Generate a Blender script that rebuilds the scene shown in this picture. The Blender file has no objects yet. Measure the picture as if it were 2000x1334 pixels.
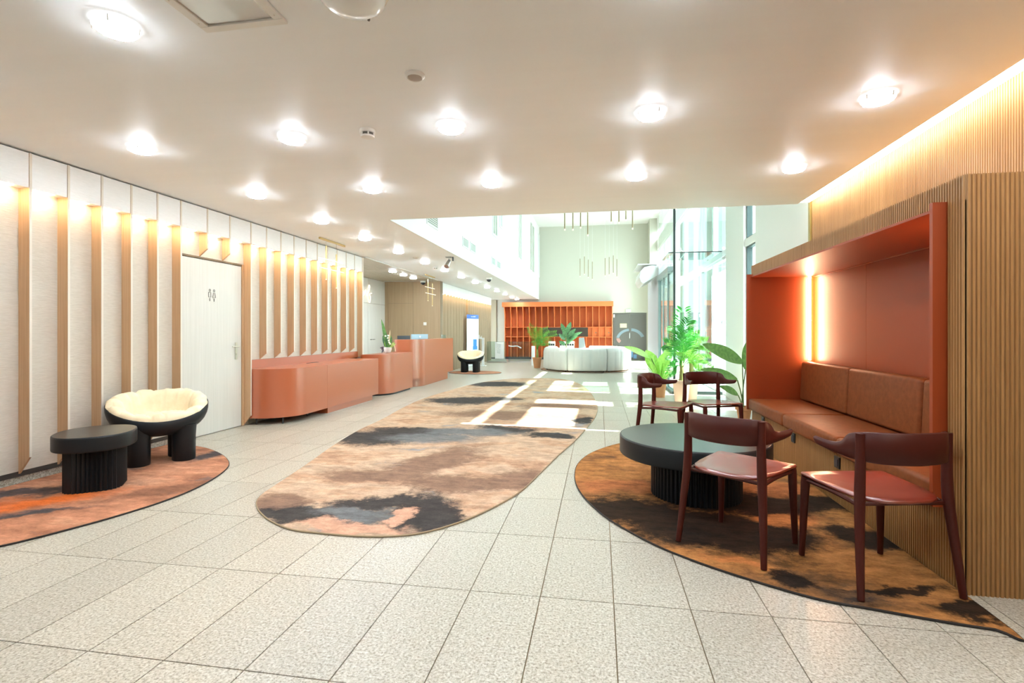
import bpy, math, random
from mathutils import Vector, Matrix, noise as mnoise

random.seed(7)
R = math.radians
sc = bpy.context.scene
col = sc.collection

# ------------------------------------------------------------------ camera, world, sun, exposure
F, HZ, VPX, CH = 1000.0, 648.0, 1170.0, 1.24
YAW = math.atan((VPX - 1000) / F)
cam_d = bpy.data.cameras.new('camera')
cam_d.sensor_width = 36.0
cam_d.lens = F / 2000 * 36
cam_d.shift_y = -(667 - HZ) / 2000
cam_d.clip_start = 0.05
cam_d.clip_end = 300
cam = bpy.data.objects.new('camera', cam_d)
cam.location = (0, 0, CH)
cam.rotation_euler = (R(90), 0, YAW)
col.objects.link(cam)
sc.camera = cam

world = bpy.data.worlds.new('world')
sc.world = world
world.use_nodes = True
bg = world.node_tree.nodes['Background']
bg.inputs[0].default_value = (0.84, 0.945, 1.0, 1)
bg.inputs[1].default_value = 5.4

sun_d = bpy.data.lights.new('sun', 'SUN')
sun_d.energy = 16.0
sun_d.angle = R(0.7)
sun_d.color = (1.0, 0.97, 0.92)
sun = bpy.data.objects.new('sun', sun_d)
sun.rotation_euler = Vector((1.0, -0.07, 1.28)).to_track_quat('Z', 'Y').to_euler()
sun.location = (20, 8, 25)
col.objects.link(sun)

vs = sc.view_settings
vs.view_transform = 'Standard'
vs.look = 'None'
vs.gamma = 1.0
vs.use_curve_mapping = False
vs.exposure = 1.45
sc.cycles.use_denoising = True
sc.cycles.max_bounces = 6
sc.cycles.diffuse_bounces = 4
sc.cycles.glossy_bounces = 3
sc.cycles.transparent_max_bounces = 12
sc.cycles.use_adaptive_sampling = True
sc.cycles.adaptive_threshold = 0.05
sc.cycles.light_sampling_threshold = 0.06
sc.cycles.sample_clamp_indirect = 8.0
sc.cycles.caustics_reflective = False
sc.cycles.caustics_refractive = False

# ------------------------------------------------------------------ measuring helper
_c, _s = math.cos(YAW), math.sin(YAW)
def at(px, py, x=None, y=None, z=None, d=None):
    """a point of the place seen at a photo pixel, on a plane x, y, z or at depth d"""
    a, b = (px - 1000) / F, -(py - HZ) / F
    r = (a * _c - _s, a * _s + _c, b)
    if x is not None: t = x / r[0]
    elif y is not None: t = y / r[1]
    elif z is not None: t = (z - CH) / r[2]
    else: t = d
    return Vector((r[0] * t, r[1] * t, CH + r[2] * t))

# ------------------------------------------------------------------ mesh helpers
BASE = {}
class MB:
    def __init__(s):
        s.v, s.f, s.mi = [], [], []
        s.cur = 0
    def add(s, vs_, fs_):
        o = len(s.v)
        s.v += [tuple(p) for p in vs_]
        s.f += [tuple(i + o for i in f) for f in fs_]
        s.mi += [s.cur] * len(fs_)
        return s
    def box(s, x0, x1, y0, y1, z0, z1):
        return s.add([(x0, y0, z0), (x1, y0, z0), (x1, y1, z0), (x0, y1, z0), (x0, y0, z1), (x1, y0, z1), (x1, y1, z1), (x0, y1, z1)],
                     [(0, 3, 2, 1), (4, 5, 6, 7), (0, 1, 5, 4), (1, 2, 6, 5), (2, 3, 7, 6), (3, 0, 4, 7)])
    def prism(s, pts, z0, z1):
        n = len(pts)
        ar = sum(pts[i][0] * pts[(i + 1) % n][1] - pts[(i + 1) % n][0] * pts[i][1] for i in range(n))
        if ar < 0: pts = pts[::-1]
        return s.add([(p[0], p[1], z0) for p in pts] + [(p[0], p[1], z1) for p in pts],
                     [tuple(range(n))[::-1], tuple(range(n, 2 * n))] + [(i, (i + 1) % n, (i + 1) % n + n, i + n) for i in range(n)])
    def extr(s, pts, vec):
        """polygon of 3d points pushed along vec"""
        n = len(pts); vec = Vector(vec)
        a = [Vector(p) for p in pts]
        nrm = Vector((0, 0, 0))
        for i in range(n): nrm += a[i].cross(a[(i + 1) % n])
        if nrm.dot(vec) > 0: a = a[::-1]
        return s.add(a + [p + vec for p in a],
                     [tuple(range(n)), tuple(range(n, 2 * n))[::-1]] + [((i + 1) % n, i, i + n, (i + 1) % n + n) for i in range(n)])
    def rings(s, rs, close=True, cap0=True, cap1=True):
        n = len(rs[0]); vv = [p for r in rs for p in r]; ff = []
        for k in range(len(rs) - 1):
            for i in range(n if close else n - 1):
                j = (i + 1) % n
                ff.append((k * n + i, k * n + j, (k + 1) * n + j, (k + 1) * n + i))
        if cap0: ff.append(tuple(range(n))[::-1])
        if cap1: ff.append(tuple((len(rs) - 1) * n + i for i in range(n)))
        return s.add(vv, ff)
    def lathe(s, prof, c=(0, 0), n=32, sx=1.0, sy=1.0, cap0=True, cap1=True):
        rs = [[(c[0] + r * sx * math.cos(2 * math.pi * i / n), c[1] + r * sy * math.sin(2 * math.pi * i / n), z) for i in range(n)] for r, z in prof]
        return s.rings(rs, True, cap0, cap1)
    def tube(s, path, r, n=8, closed=False):
        P = [Vector(p) for p in path]; m = len(P)
        rad = r if isinstance(r, (list, tuple)) else [r] * m
        up = None; rs = []
        for i in range(m):
            if closed: t = P[(i + 1) % m] - P[i - 1]
            else: t = P[min(i + 1, m - 1)] - P[max(i - 1, 0)]
            t.normalize()
            if up is None:
                up = Vector((0, 0, 1)) if abs(t.z) < 0.9 else Vector((0, 1, 0))
            u = (up - t * up.dot(t)).normalized(); w = t.cross(u); up = u
            rs.append([P[i] + (u * math.cos(2 * math.pi * k / n) + w * math.sin(2 * math.pi * k / n)) * rad[i] for k in range(n)])
        if closed:
            rs.append(rs[0]); return s.rings(rs, True, False, False)
        return s.rings(rs)
    def build(s, name, mat, parent=None, smooth=False, bevel=0, seg=2, angle=40, subsurf=0):
        b = BASE.get(parent.name, Vector((0, 0, 0))) if parent else Vector((0, 0, 0))
        me = bpy.data.meshes.new(name)
        me.from_pydata([(p[0] - b.x, p[1] - b.y, p[2] - b.z) for p in s.v], [], s.f)
        for m in (mat if isinstance(mat, (list, tuple)) else [mat]): me.materials.append(m)
        if max(s.mi, default=0): me.polygons.foreach_set('material_index', s.mi)
        if smooth:
            me.polygons.foreach_set('use_smooth', [True] * len(me.polygons))
            if angle < 180: me.set_sharp_from_angle(angle=R(angle))
        me.update()
        o = bpy.data.objects.new(name, me)
        col.objects.link(o)
        if parent:
            o.parent = parent
            BASE[o.name] = b
        if bevel:
            md = o.modifiers.new('bevel', 'BEVEL'); md.width = bevel; md.segments = seg; md.limit_method = 'ANGLE'; md.angle_limit = R(35)
        if subsurf:
            md = o.modifiers.new('subsurf', 'SUBSURF'); md.levels = subsurf; md.render_levels = subsurf
        return o

def tag(o, label=None, cat=None, group=None, kind=None):
    if label: o['label'] = label
    if cat: o['category'] = cat
    if group: o['group'] = group
    if kind: o['kind'] = kind
    return o
def thing(name, label, cat, loc=(0, 0, 0), rz=0, group=None, local=False):
    o = bpy.data.objects.new(name, None)
    o.empty_display_size = 0.1
    o.location = loc; o.rotation_euler = (0, 0, rz)
    col.objects.link(o)
    BASE[o.name] = Vector((0, 0, 0)) if local else Vector(loc)
    return tag(o, label, cat, group)
def copy_tree(o, parent=None):
    c = o.copy(); col.objects.link(c); c.parent = parent
    BASE[c.name] = BASE.get(o.name, Vector((0, 0, 0)))
    for ch in list(o.children): copy_tree(ch, c)
    return c
def ctrl(pts, n):
    """catmull-rom through points"""
    P = [Vector(p) for p in pts]; out = []
    for i in range(len(P) - 1):
        p0, p1, p2, p3 = P[max(i - 1, 0)], P[i], P[i + 1], P[min(i + 2, len(P) - 1)]
        for k in range(n):
            t = k / n
            out.append(0.5 * ((2 * p1) + (p2 - p0) * t + (2 * p0 - 5 * p1 + 4 * p2 - p3) * t * t + (3 * p1 - p0 - 3 * p2 + p3) * t ** 3))
    out.append(P[-1].copy())
    return out
def loop2(pts, n=6):
    m = len(pts); P = [Vector((p[0], p[1], 0)) for p in pts]; out = []
    for i in range(m):
        p0, p1, p2, p3 = P[i - 1], P[i], P[(i + 1) % m], P[(i + 2) % m]
        for k in range(n):
            t = k / n
            q = 0.5 * ((2 * p1) + (p2 - p0) * t + (2 * p0 - 5 * p1 + 4 * p2 - p3) * t * t + (3 * p1 - p0 - 3 * p2 + p3) * t ** 3)
            out.append((q.x, q.y))
    return out

# ------------------------------------------------------------------ materials
def nodes(name):
    m = bpy.data.materials.new(name); m.use_nodes = True
    nt = m.node_tree
    return m, nt, nt.nodes['Principled BSDF']
def N(nt, t, **kw):
    n = nt.nodes.new(t)
    for k, v in kw.items():
        if k in n.inputs: n.inputs[k].default_value = v
        else: setattr(n, k, v)
    return n
def L(nt, a, b): nt.links.new(a, b)
def rgb(c): return (c[0], c[1], c[2], 1)
def plain(name, c, rough=0.5, metal=0.0, spec=0.5, coat=0.0, sheen=0.0, ior=1.5):
    m, nt, p = nodes(name)
    p.inputs['IOR'].default_value = ior
    p.inputs['Base Color'].default_value = rgb(c)
    p.inputs['Roughness'].default_value = rough
    p.inputs['Metallic'].default_value = metal
    p.inputs['Specular IOR Level'].default_value = spec
    p.inputs['Coat Weight'].default_value = coat
    p.inputs['Sheen Weight'].default_value = sheen
    return m
def emit(name, c, st):
    m, nt, p = nodes(name)
    p.inputs['Base Color'].default_value = rgb(c)
    p.inputs['Emission Color'].default_value = rgb(c)
    p.inputs['Emission Strength'].default_value = st
    return m
def ramp(nt, stops, fac, interp='LINEAR'):
    r = nt.nodes.new('ShaderNodeValToRGB')
    r.color_ramp.interpolation = interp
    e = r.color_ramp.elements
    while len(e) < len(stops): e.new(0.5)
    for i, (p, c) in enumerate(stops):
        e[i].position = p; e[i].color = rgb(c)
    L(nt, fac, r.inputs[0])
    return r.outputs[0]
def pos(nt):
    g = nt.nodes.new('ShaderNodeNewGeometry'); return g.outputs['Position']
def bump(nt, p, h, st=0.2, dist=0.01):
    b = N(nt, 'ShaderNodeBump', Strength=st, Distance=dist)
    L(nt, h, b.inputs['Height']); L(nt, b.outputs[0], p.inputs['Normal'])
def streaky(name, c1, c2, scale, rough=0.5, bst=0.1, spec=0.4, detail=4.0):
    """noise stretched along an axis: grain, weave, brushed metal"""
    m, nt, p = nodes(name)
    mp = N(nt, 'ShaderNodeMapping', Scale=scale)
    L(nt, pos(nt), mp.inputs[0])
    nz = N(nt, 'ShaderNodeTexNoise', Scale=1.0, Detail=detail, Roughness=0.6)
    L(nt, mp.outputs[0], nz.inputs['Vector'])
    L(nt, ramp(nt, [(0.3, c1), (0.7, c2)], nz.outputs[0]), p.inputs['Base Color'])
    p.inputs['Roughness'].default_value = rough
    p.inputs['Specular IOR Level'].default_value = spec
    if bst: bump(nt, p, nz.outputs[0], bst)
    return m
def glass_mat(name, tint, refl=0.12, rough=0.02):
    m = bpy.data.materials.new(name); m.use_nodes = True
    nt = m.node_tree; nt.nodes.remove(nt.nodes['Principled BSDF'])
    out = nt.nodes['Material Output']
    tr = N(nt, 'ShaderNodeBsdfTransparent', Color=rgb(tint))
    gl = N(nt, 'ShaderNodeBsdfGlossy', Color=(1, 1, 1, 1), Roughness=rough)
    fr = N(nt, 'ShaderNodeLayerWeight', Blend=0.5)
    mx = N(nt, 'ShaderNodeMixShader')
    pw = N(nt, 'ShaderNodeMath', operation='POWER'); pw.inputs[1].default_value = 4.0
    mu = N(nt, 'ShaderNodeMath', operation='MULTIPLY_ADD'); mu.inputs[1].default_value = 0.75; mu.inputs[2].default_value = refl * 0.3
    L(nt, fr.outputs['Facing'], pw.inputs[0]); L(nt, pw.outputs[0], mu.inputs[0]); L(nt, mu.outputs[0], mx.inputs[0])
    L(nt, tr.outputs[0], mx.inputs[1]); L(nt, gl.outputs[0], mx.inputs[2]); L(nt, mx.outputs[0], out.inputs[0])
    return m

def granite(name, grid=False):
    m, nt, p = nodes(name)
    oi = nt.nodes.new('ShaderNodeObjectInfo')
    ps = pos(nt)
    if not grid:
        mu = N(nt, 'ShaderNodeVectorMath', operation='MULTIPLY_ADD')
        cv = nt.nodes.new('ShaderNodeCombineXYZ')
        L(nt, oi.outputs['Random'], cv.inputs[0]); L(nt, oi.outputs['Random'], cv.inputs[1])
        mu.inputs[1].default_value = (37, 51, 0)
        L(nt, cv.outputs[0], mu.inputs[0]); L(nt, ps, mu.inputs[2])
        ps2 = mu.outputs[0]
    else:
        ps2 = ps
    n1 = N(nt, 'ShaderNodeTexNoise', Scale=95.0, Detail=3.0, Roughness=0.7); L(nt, ps2, n1.inputs['Vector'])
    n2 = N(nt, 'ShaderNodeTexNoise', Scale=38.0, Detail=2.0, Roughness=0.6); L(nt, ps2, n2.inputs['Vector'])
    c1 = ramp(nt, [(0.33, (0.19, 0.16, 0.115)), (0.45, (0.41, 0.38, 0.315)), (0.58, (0.55, 0.525, 0.455)), (0.70, (0.68, 0.665, 0.61))], n1.outputs[0])
    c2 = ramp(nt, [(0.36, (0.78, 0.74, 0.68)), (0.62, (1, 1, 1))], n2.outputs[0])
    mx = N(nt, 'ShaderNodeMix', data_type='RGBA', blend_type='MULTIPLY'); mx.inputs[0].default_value = 0.6
    L(nt, c1, mx.inputs[6]); L(nt, c2, mx.inputs[7])
    last = mx.outputs[2]
    if not grid:
        mr = N(nt, 'ShaderNodeMapRange'); mr.inputs[3].default_value = 0.93; mr.inputs[4].default_value = 1.05
        L(nt, oi.outputs['Random'], mr.inputs[0])
        m2 = N(nt, 'ShaderNodeMix', data_type='RGBA', blend_type='MULTIPLY'); m2.inputs[0].default_value = 1.0
        L(nt, last, m2.inputs[6]); L(nt, mr.outputs[0], m2.inputs[7]); last = m2.outputs[2]
    else:
        sp = nt.nodes.new('ShaderNodeSeparateXYZ'); L(nt, ps, sp.inputs[0])
        fac = None
        for ax, off, per in ((0, TX0, TW), (1, TY0, TL)):
            a = N(nt, 'ShaderNodeMath', operation='SUBTRACT'); a.inputs[1].default_value = off - 100 * per; L(nt, sp.outputs[ax], a.inputs[0])
            b = N(nt, 'ShaderNodeMath', operation='MODULO'); b.inputs[1].default_value = per; L(nt, a.outputs[0], b.inputs[0])
            c = N(nt, 'ShaderNodeMath', operation='LESS_THAN'); c.inputs[1].default_value = 0.005; L(nt, b.outputs[0], c.inputs[0])
            if fac is None: fac = c.outputs[0]
            else:
                d = N(nt, 'ShaderNodeMath', operation='MAXIMUM'); L(nt, fac, d.inputs[0]); L(nt, c.outputs[0], d.inputs[1]); fac = d.outputs[0]
        m2 = N(nt, 'ShaderNodeMix', data_type='RGBA'); L(nt, fac, m2.inputs[0]); L(nt, last, m2.inputs[6]); m2.inputs[7].default_value = (0.36, 0.3, 0.22, 1); last = m2.outputs[2]
    L(nt, last, p.inputs['Base Color'])
    p.inputs['Roughness'].default_value = 0.2
    p.inputs['Specular IOR Level'].default_value = 0.55
    n3 = N(nt, 'ShaderNodeTexNoise', Scale=6.0, Detail=2.0); L(nt, ps, n3.inputs['Vector'])
    mr = N(nt, 'ShaderNodeMapRange'); mr.inputs[3].default_value = 0.285; mr.inputs[4].default_value = 0.36
    L(nt, n3.outputs[0], mr.inputs[0]); L(nt, mr.outputs[0], p.inputs['Roughness'])
    return m

TW, TL, TX0, TY0 = 0.337, 0.7017, -0.608, 1.684

def rug_mat(name, base, layers, fine=(0.85, 1.1), warp=0.15, grow=1.22, mott=0.70):
    """base: noise ramp stops; layers: list of (colour, softness, [(x, y, rx, ry, deg)...])"""
    m, nt, p = nodes(name)
    ps = pos(nt)
    w = N(nt, 'ShaderNodeTexNoise', Scale=2.6, Detail=6.0, Roughness=0.62); L(nt, ps, w.inputs['Vector'])
    wm = N(nt, 'ShaderNodeVectorMath', operation='MULTIPLY_ADD')
    sb = N(nt, 'ShaderNodeVectorMath', operation='SUBTRACT'); sb.inputs[1].default_value = (0.5, 0.5, 0.5)
    L(nt, w.outputs['Color'], sb.inputs[0]); L(nt, sb.outputs[0], wm.inputs[0])
    wm.inputs[1].default_value = (warp * 4, warp * 4, 0); L(nt, ps, wm.inputs[2])
    wp = wm.outputs[0]
    mp = N(nt, 'ShaderNodeMapping', Scale=(0.75, 1.5, 1)); L(nt, wp, mp.inputs[0])
    bn = N(nt, 'ShaderNodeTexNoise', Scale=1.9, Detail=5.0, Roughness=0.6); L(nt, mp.outputs[0], bn.inputs['Vector'])
    last = ramp(nt, base, bn.outputs[0])
    e1 = N(nt, 'ShaderNodeTexNoise', Scale=22.0, Detail=4.0, Roughness=0.8); L(nt, ps, e1.inputs['Vector'])
    ed = N(nt, 'ShaderNodeMath', operation='MULTIPLY_ADD'); ed.inputs[1].default_value = 0.9; ed.inputs[2].default_value = -0.45; L(nt, e1.outputs[0], ed.inputs[0])
    for colr, soft, blobs in layers:
        d = None
        for (x, y, rx, ry, dg) in blobs:
            q = N(nt, 'ShaderNodeMapping', vector_type='TEXTURE', Location=(x, y, 0), Rotation=(0, 0, R(dg)), Scale=(rx * grow, ry * grow * 1.08, 1000))
            L(nt, wp, q.inputs[0])
            ln = N(nt, 'ShaderNodeVectorMath', operation='LENGTH'); L(nt, q.outputs[0], ln.inputs[0])
            if d is None: d = ln.outputs['Value']
            else:
                mn = N(nt, 'ShaderNodeMath', operation='MINIMUM'); L(nt, d, mn.inputs[0]); L(nt, ln.outputs['Value'], mn.inputs[1]); d = mn.outputs[0]
        mr = N(nt, 'ShaderNodeMapRange', interpolation_type='SMOOTHSTEP')
        mr.inputs[1].default_value = 1 + soft * 1.5; mr.inputs[2].default_value = 1 - soft * 1.5; mr.inputs[3].default_value = 0; mr.inputs[4].default_value = 0.95
        ad = N(nt, 'ShaderNodeMath', operation='ADD'); L(nt, d, ad.inputs[0]); L(nt, ed.outputs[0], ad.inputs[1]); L(nt, ad.outputs[0], mr.inputs[0])
        mx = N(nt, 'ShaderNodeMix', data_type='RGBA'); L(nt, mr.outputs[0], mx.inputs[0]); L(nt, last, mx.inputs[6]); mx.inputs[7].default_value = rgb(colr); last = mx.outputs[2]
    fn = N(nt, 'ShaderNodeTexNoise', Scale=70.0, Detail=3.0, Roughness=0.75); L(nt, ps, fn.inputs['Vector'])
    v = N(nt, 'ShaderNodeMapRange'); v.inputs[1].default_value = 0.3; v.inputs[2].default_value = 0.7; v.inputs[3].default_value = fine[0]; v.inputs[4].default_value = fine[1]
    L(nt, fn.outputs[0], v.inputs[0])
    mx = N(nt, 'ShaderNodeMix', data_type='RGBA', blend_type='MULTIPLY'); mx.inputs[0].default_value = 1.0
    mm = N(nt, 'ShaderNodeMapping', Scale=(4.0, 8.5, 1)); L(nt, ps, mm.inputs[0])
    mo = N(nt, 'ShaderNodeTexNoise', Scale=1.6, Detail=8.0, Roughness=0.72); L(nt, mm.outputs[0], mo.inputs['Vector'])
    mv = N(nt, 'ShaderNodeMapRange'); mv.inputs[1].default_value = 0.36; mv.inputs[2].default_value = 0.62; mv.inputs[3].default_value = mott; mv.inputs[4].default_value = 1.12
    L(nt, mo.outputs[0], mv.inputs[0])
    m9 = N(nt, 'ShaderNodeMix', data_type='RGBA', blend_type='MULTIPLY'); m9.inputs[0].default_value = 1.0
    L(nt, last, m9.inputs[6]); L(nt, mv.outputs[0], m9.inputs[7]); last = m9.outputs[2]
    L(nt, last, mx.inputs[6]); L(nt, v.outputs[0], mx.inputs[7])
    L(nt, mx.outputs[2], p.inputs['Base Color'])
    p.inputs['Roughness'].default_value = 0.95
    p.inputs['Specular IOR Level'].default_value = 0.15
    bump(nt, p, fn.outputs[0], 0.5, 0.004)
    return m

M = {}
M['tile'] = granite('granite_tile')
M['granite_far'] = granite('granite_paving', True)
M['grout'] = plain('grout', (0.27, 0.20, 0.12), 0.9)
M['ceiling'] = streaky('ceiling_paint', (0.885, 0.915, 0.93), (0.905, 0.935, 0.95), (0.5, 6, 1), 0.46, 0.01, 0.32)
M['white'] = plain('white_paint', (0.76, 0.775, 0.76), 0.55)
M['cream'] = plain('cream_paint', (0.52, 0.525, 0.455), 0.6)
M['white_metal'] = plain('white_metal', (0.80, 0.82, 0.83), 0.35, 0.1)
M['fabric'] = streaky('woven_wall_fabric', (0.58, 0.535, 0.46), (0.655, 0.615, 0.54), (1, 16, 150), 0.75, 0.25, 0.25, 3)
M['header'] = streaky('white_woven_fabric', (0.83, 0.83, 0.82), (0.88, 0.88, 0.87), (1, 18, 160), 0.75, 0.2, 0.25, 3)
M['fin'] = streaky('oak_fin', (0.50, 0.31, 0.165), (0.63, 0.42, 0.25), (110, 110, 1.2), 0.5, 0.12)
M['fin_edge'] = plain('pale_edge_band', (0.74, 0.68, 0.59), 0.5)
M['reeded'] = streaky('reeded_oak', (0.30, 0.145, 0.046), (0.41, 0.22, 0.082), (60, 60, 1.5), 0.45, 0.08)
M['reeded_gap'] = plain('oak_groove', (0.30, 0.17, 0.08), 0.7)
M['pale_wood'] = streaky('pale_ash_wood', (0.60, 0.575, 0.52), (0.70, 0.675, 0.62), (70, 70, 1.2), 0.5, 0.05)
M['far_wood'] = streaky('warm_ash_wood', (0.46, 0.37, 0.26), (0.56, 0.46, 0.34), (70, 70, 1.2), 0.5, 0.05)
M['plank'] = streaky('ceiling_plank', (0.40, 0.35, 0.27), (0.54, 0.49, 0.40), (40, 1.2, 40), 0.5, 0.05)
M['oak'] = streaky('brown_oak', (0.33, 0.225, 0.125), (0.42, 0.30, 0.18), (70, 70, 1.0), 0.5, 0.06)
M['oak_grey'] = streaky('grey_oak', (0.38, 0.34, 0.245), (0.47, 0.425, 0.32), (60, 60, 1.0), 0.5, 0.05)
M['door'] = streaky('whitewashed_door', (0.60, 0.58, 0.53), (0.68, 0.66, 0.61), (130, 130, 1.4), 0.5, 0.08)
M['dark_gap'] = plain('dark_gap', (0.05, 0.045, 0.04), 0.8)
M['seam'] = plain('seam', (0.22, 0.16, 0.1), 0.8)
M['black'] = plain('black_strip', (0.02, 0.02, 0.022), 0.5)
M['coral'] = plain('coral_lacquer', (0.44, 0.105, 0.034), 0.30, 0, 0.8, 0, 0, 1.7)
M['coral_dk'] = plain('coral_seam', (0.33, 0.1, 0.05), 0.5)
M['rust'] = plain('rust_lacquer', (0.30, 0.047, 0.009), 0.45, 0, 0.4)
M['rack'] = plain('orange_shelf_lacquer', (0.66, 0.175, 0.05), 0.5, 0, 0.4)
M['leather'] = streaky('tan_leather', (0.185, 0.051, 0.015), (0.245, 0.071, 0.022), (25, 25, 25), 0.5, 0.08, 0.16)
M['chair'] = plain('oxblood_plastic', (0.058, 0.010, 0.0065), 0.4, 0, 0.25)
M['chair_seat'] = plain('red_brown_seat', (0.19, 0.016, 0.0045), 0.30, 0, 0.5, 0, 0, 2.1)
M['blacktop'] = plain('black_table', (0.010, 0.012, 0.012), 0.30, 0, 0.5, 0, 0, 1.95)
M['blackshell'] = plain('black_shell', (0.010, 0.012, 0.014), 0.42, 0, 0.3)
M['cushion'] = streaky('cream_cotton', (0.80, 0.67, 0.44), (0.86, 0.75, 0.54), (14, 14, 14), 0.85, 0.15, 0.2)
M['sofa'] = plain('pale_grey_velvet', (0.70, 0.715, 0.68), 0.75, 0, 0.25, 0, 0.2)
M['brass'] = plain('brass', (0.62, 0.47, 0.22), 0.3, 1.0)
M['brass_dk'] = plain('dark_brass', (0.26, 0.21, 0.12), 0.45, 0.8)
M['gold'] = plain('gold_trim', (0.34, 0.25, 0.08), 0.4, 0.5)
M['steel'] = plain('steel', (0.62, 0.63, 0.62), 0.28, 1.0)
M['nickel'] = plain('satin_nickel', (0.68, 0.64, 0.56), 0.3, 1.0)
M['grey'] = plain('grey_frame', (0.30, 0.34, 0.35), 0.45)
M['dark_frame'] = plain('dark_green_frame', (0.035, 0.06, 0.06), 0.4)
M['glass'] = glass_mat('clear_glass', (0.90, 0.965, 0.945), 0.10)
M['glass_g'] = glass_mat('green_glass', (0.60, 0.72, 0.69), 0.14)
M['frost'] = glass_mat('frosted_edge_glass', (0.78, 0.88, 0.87), 0.2, 0.1)
M['slot'] = plain('slot_glass', (0.36, 0.38, 0.33), 0.2)
M['vent'] = plain('vent_grey', (0.60, 0.62, 0.62), 0.5)
M['plastic'] = plain('white_plastic', (0.80, 0.79, 0.75), 0.45)
M['lamp_on'] = emit('lamp_glow', (0.84, 0.93, 1.0), 66)
M['lamp_side'] = emit('lamp_side_glow', (0.90, 0.95, 1.0), 1.2)
M['led'] = emit('led_warm', (1.0, 0.92, 0.77), 7)
M['led_wall'] = emit('led_wall_warm', (1.0, 0.77, 0.51), 42)
M['led_wall2'] = emit('led_wall_far_warm', (1.0, 0.74, 0.46), 12)
M['led_booth'] = emit('led_booth_warm', (1.0, 0.72, 0.44), 40)
M['neon'] = emit('neon_warm', (1.0, 0.86, 0.62), 1.5)
M['rod_glow'] = emit('pendant_glow', (1.0, 0.86, 0.58), 0.45)
M['lamp_glass'] = plain('frosted_bowl', (0.80, 0.82, 0.80), 0.2)
M['terracotta'] = plain('terracotta', (0.62, 0.30, 0.14), 0.8)
M['pale_pot'] = plain('pale_terracotta', (0.72, 0.52, 0.38), 0.8)
M['soil'] = plain('soil', (0.06, 0.04, 0.03), 0.95)
def leaf_mat(name, c1, c2, tr=0.25):
    m, nt, p = nodes(name)
    nz = N(nt, 'ShaderNodeTexNoise', Scale=24.0, Detail=2.0); L(nt, pos(nt), nz.inputs['Vector'])
    L(nt, ramp(nt, [(0.36, c1), (0.64, c2)], nz.outputs[0]), p.inputs['Base Color'])
    p.inputs['Roughness'].default_value = 0.4
    out = nt.nodes['Material Output']
    tl = N(nt, 'ShaderNodeBsdfTranslucent', Color=rgb([min(1, x * 1.6) for x in c2]))
    mx = N(nt, 'ShaderNodeMixShader'); mx.inputs[0].default_value = tr
    L(nt, p.outputs[0], mx.inputs[1]); L(nt, tl.outputs[0], mx.inputs[2]); L(nt, mx.outputs[0], out.inputs[0])
    return m
M['palm'] = leaf_mat('palm_green', (0.012, 0.13, 0.02), (0.07, 0.40, 0.06), 0.25)
M['palm_y'] = leaf_mat('palm_yellow_green', (0.04, 0.20, 0.02), (0.20, 0.48, 0.07), 0.25)
M['bop'] = leaf_mat('paddle_leaf', (0.07, 0.19, 0.05), (0.16, 0.33, 0.09), 0.25)
M['bop_l'] = leaf_mat('paddle_leaf_light', (0.16, 0.38, 0.05), (0.34, 0.60, 0.12), 0.4)
M['fig'] = leaf_mat('fig_leaf', (0.03, 0.12, 0.05), (0.12, 0.28, 0.12), 0.2)
M['stem'] = plain('leaf_stem', (0.12, 0.2, 0.06), 0.6)
M['trunk'] = plain('palm_trunk', (0.24, 0.27, 0.08), 0.8)
M['dry'] = plain('dry_plume', (0.66, 0.50, 0.30), 0.9)
M['flower'] = plain('white_flower', (0.85, 0.87, 0.78), 0.7)
M['dark_leaf'] = plain('dark_purple_leaf', (0.05, 0.03, 0.05), 0.6)
M['ceramic'] = plain('white_ceramic', (0.76, 0.77, 0.76), 0.3)
M['sign_dark'] = plain('pictogram_grey', (0.12, 0.115, 0.1), 0.5)
M['plug'] = plain('black_socket', (0.02, 0.02, 0.02), 0.35)
M['door_grey'] = plain('dark_grey_door', (0.115, 0.115, 0.105), 0.3)
M['door_blue'] = plain('door_blue', (0.20, 0.28, 0.34), 0.4)
M['door_blue2'] = plain('door_bright_blue', (0.13, 0.30, 0.52), 0.4)
M['door_pink'] = plain('door_pink', (0.42, 0.24, 0.22), 0.4)
M['notice'] = plain('yellow_notice', (0.85, 0.76, 0.38), 0.6)
M['banner'] = plain('banner_white', (0.82, 0.87, 0.92), 0.5)
M['banner_blue'] = plain('banner_blue', (0.06, 0.16, 0.50), 0.5)
M['banner_mid'] = plain('banner_mid_blue', (0.04, 0.25, 0.62), 0.5)
M['banner_line'] = plain('banner_text_grey', (0.62, 0.68, 0.76), 0.5)
M['screen_back'] = plain('monitor_back', (0.42, 0.50, 0.60), 0.3, 0.4)
M['monitor_dk'] = plain('monitor_dark', (0.03, 0.035, 0.045), 0.4)
M['niche'] = plain('black_niche', (0.035, 0.02, 0.013), 0.35)
M['concrete'] = plain('pale_paving', (0.55, 0.56, 0.56), 0.8)
M['outwall'] = plain('pale_cladding', (0.15, 0.17, 0.178), 0.6)
M['outbright'] = plain('white_cladding', (0.55, 0.58, 0.60), 0.6)
M['outpier'] = plain('blue_grey_cladding', (0.085, 0.107, 0.113), 0.5)
M['outgrey'] = plain('grey_cladding', (0.34, 0.40, 0.42), 0.6)
M['lavender'] = plain('lavender_panel', (0.60, 0.61, 0.68), 0.5)
M['foliage'] = plain('outdoor_shrub', (0.16, 0.28, 0.08), 0.8)

def W_(px, py, z=0.0): return at(px, py, z=z)
def fl(px, py):
    p = at(px, py, z=0.0); return p.x, p.y

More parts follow.
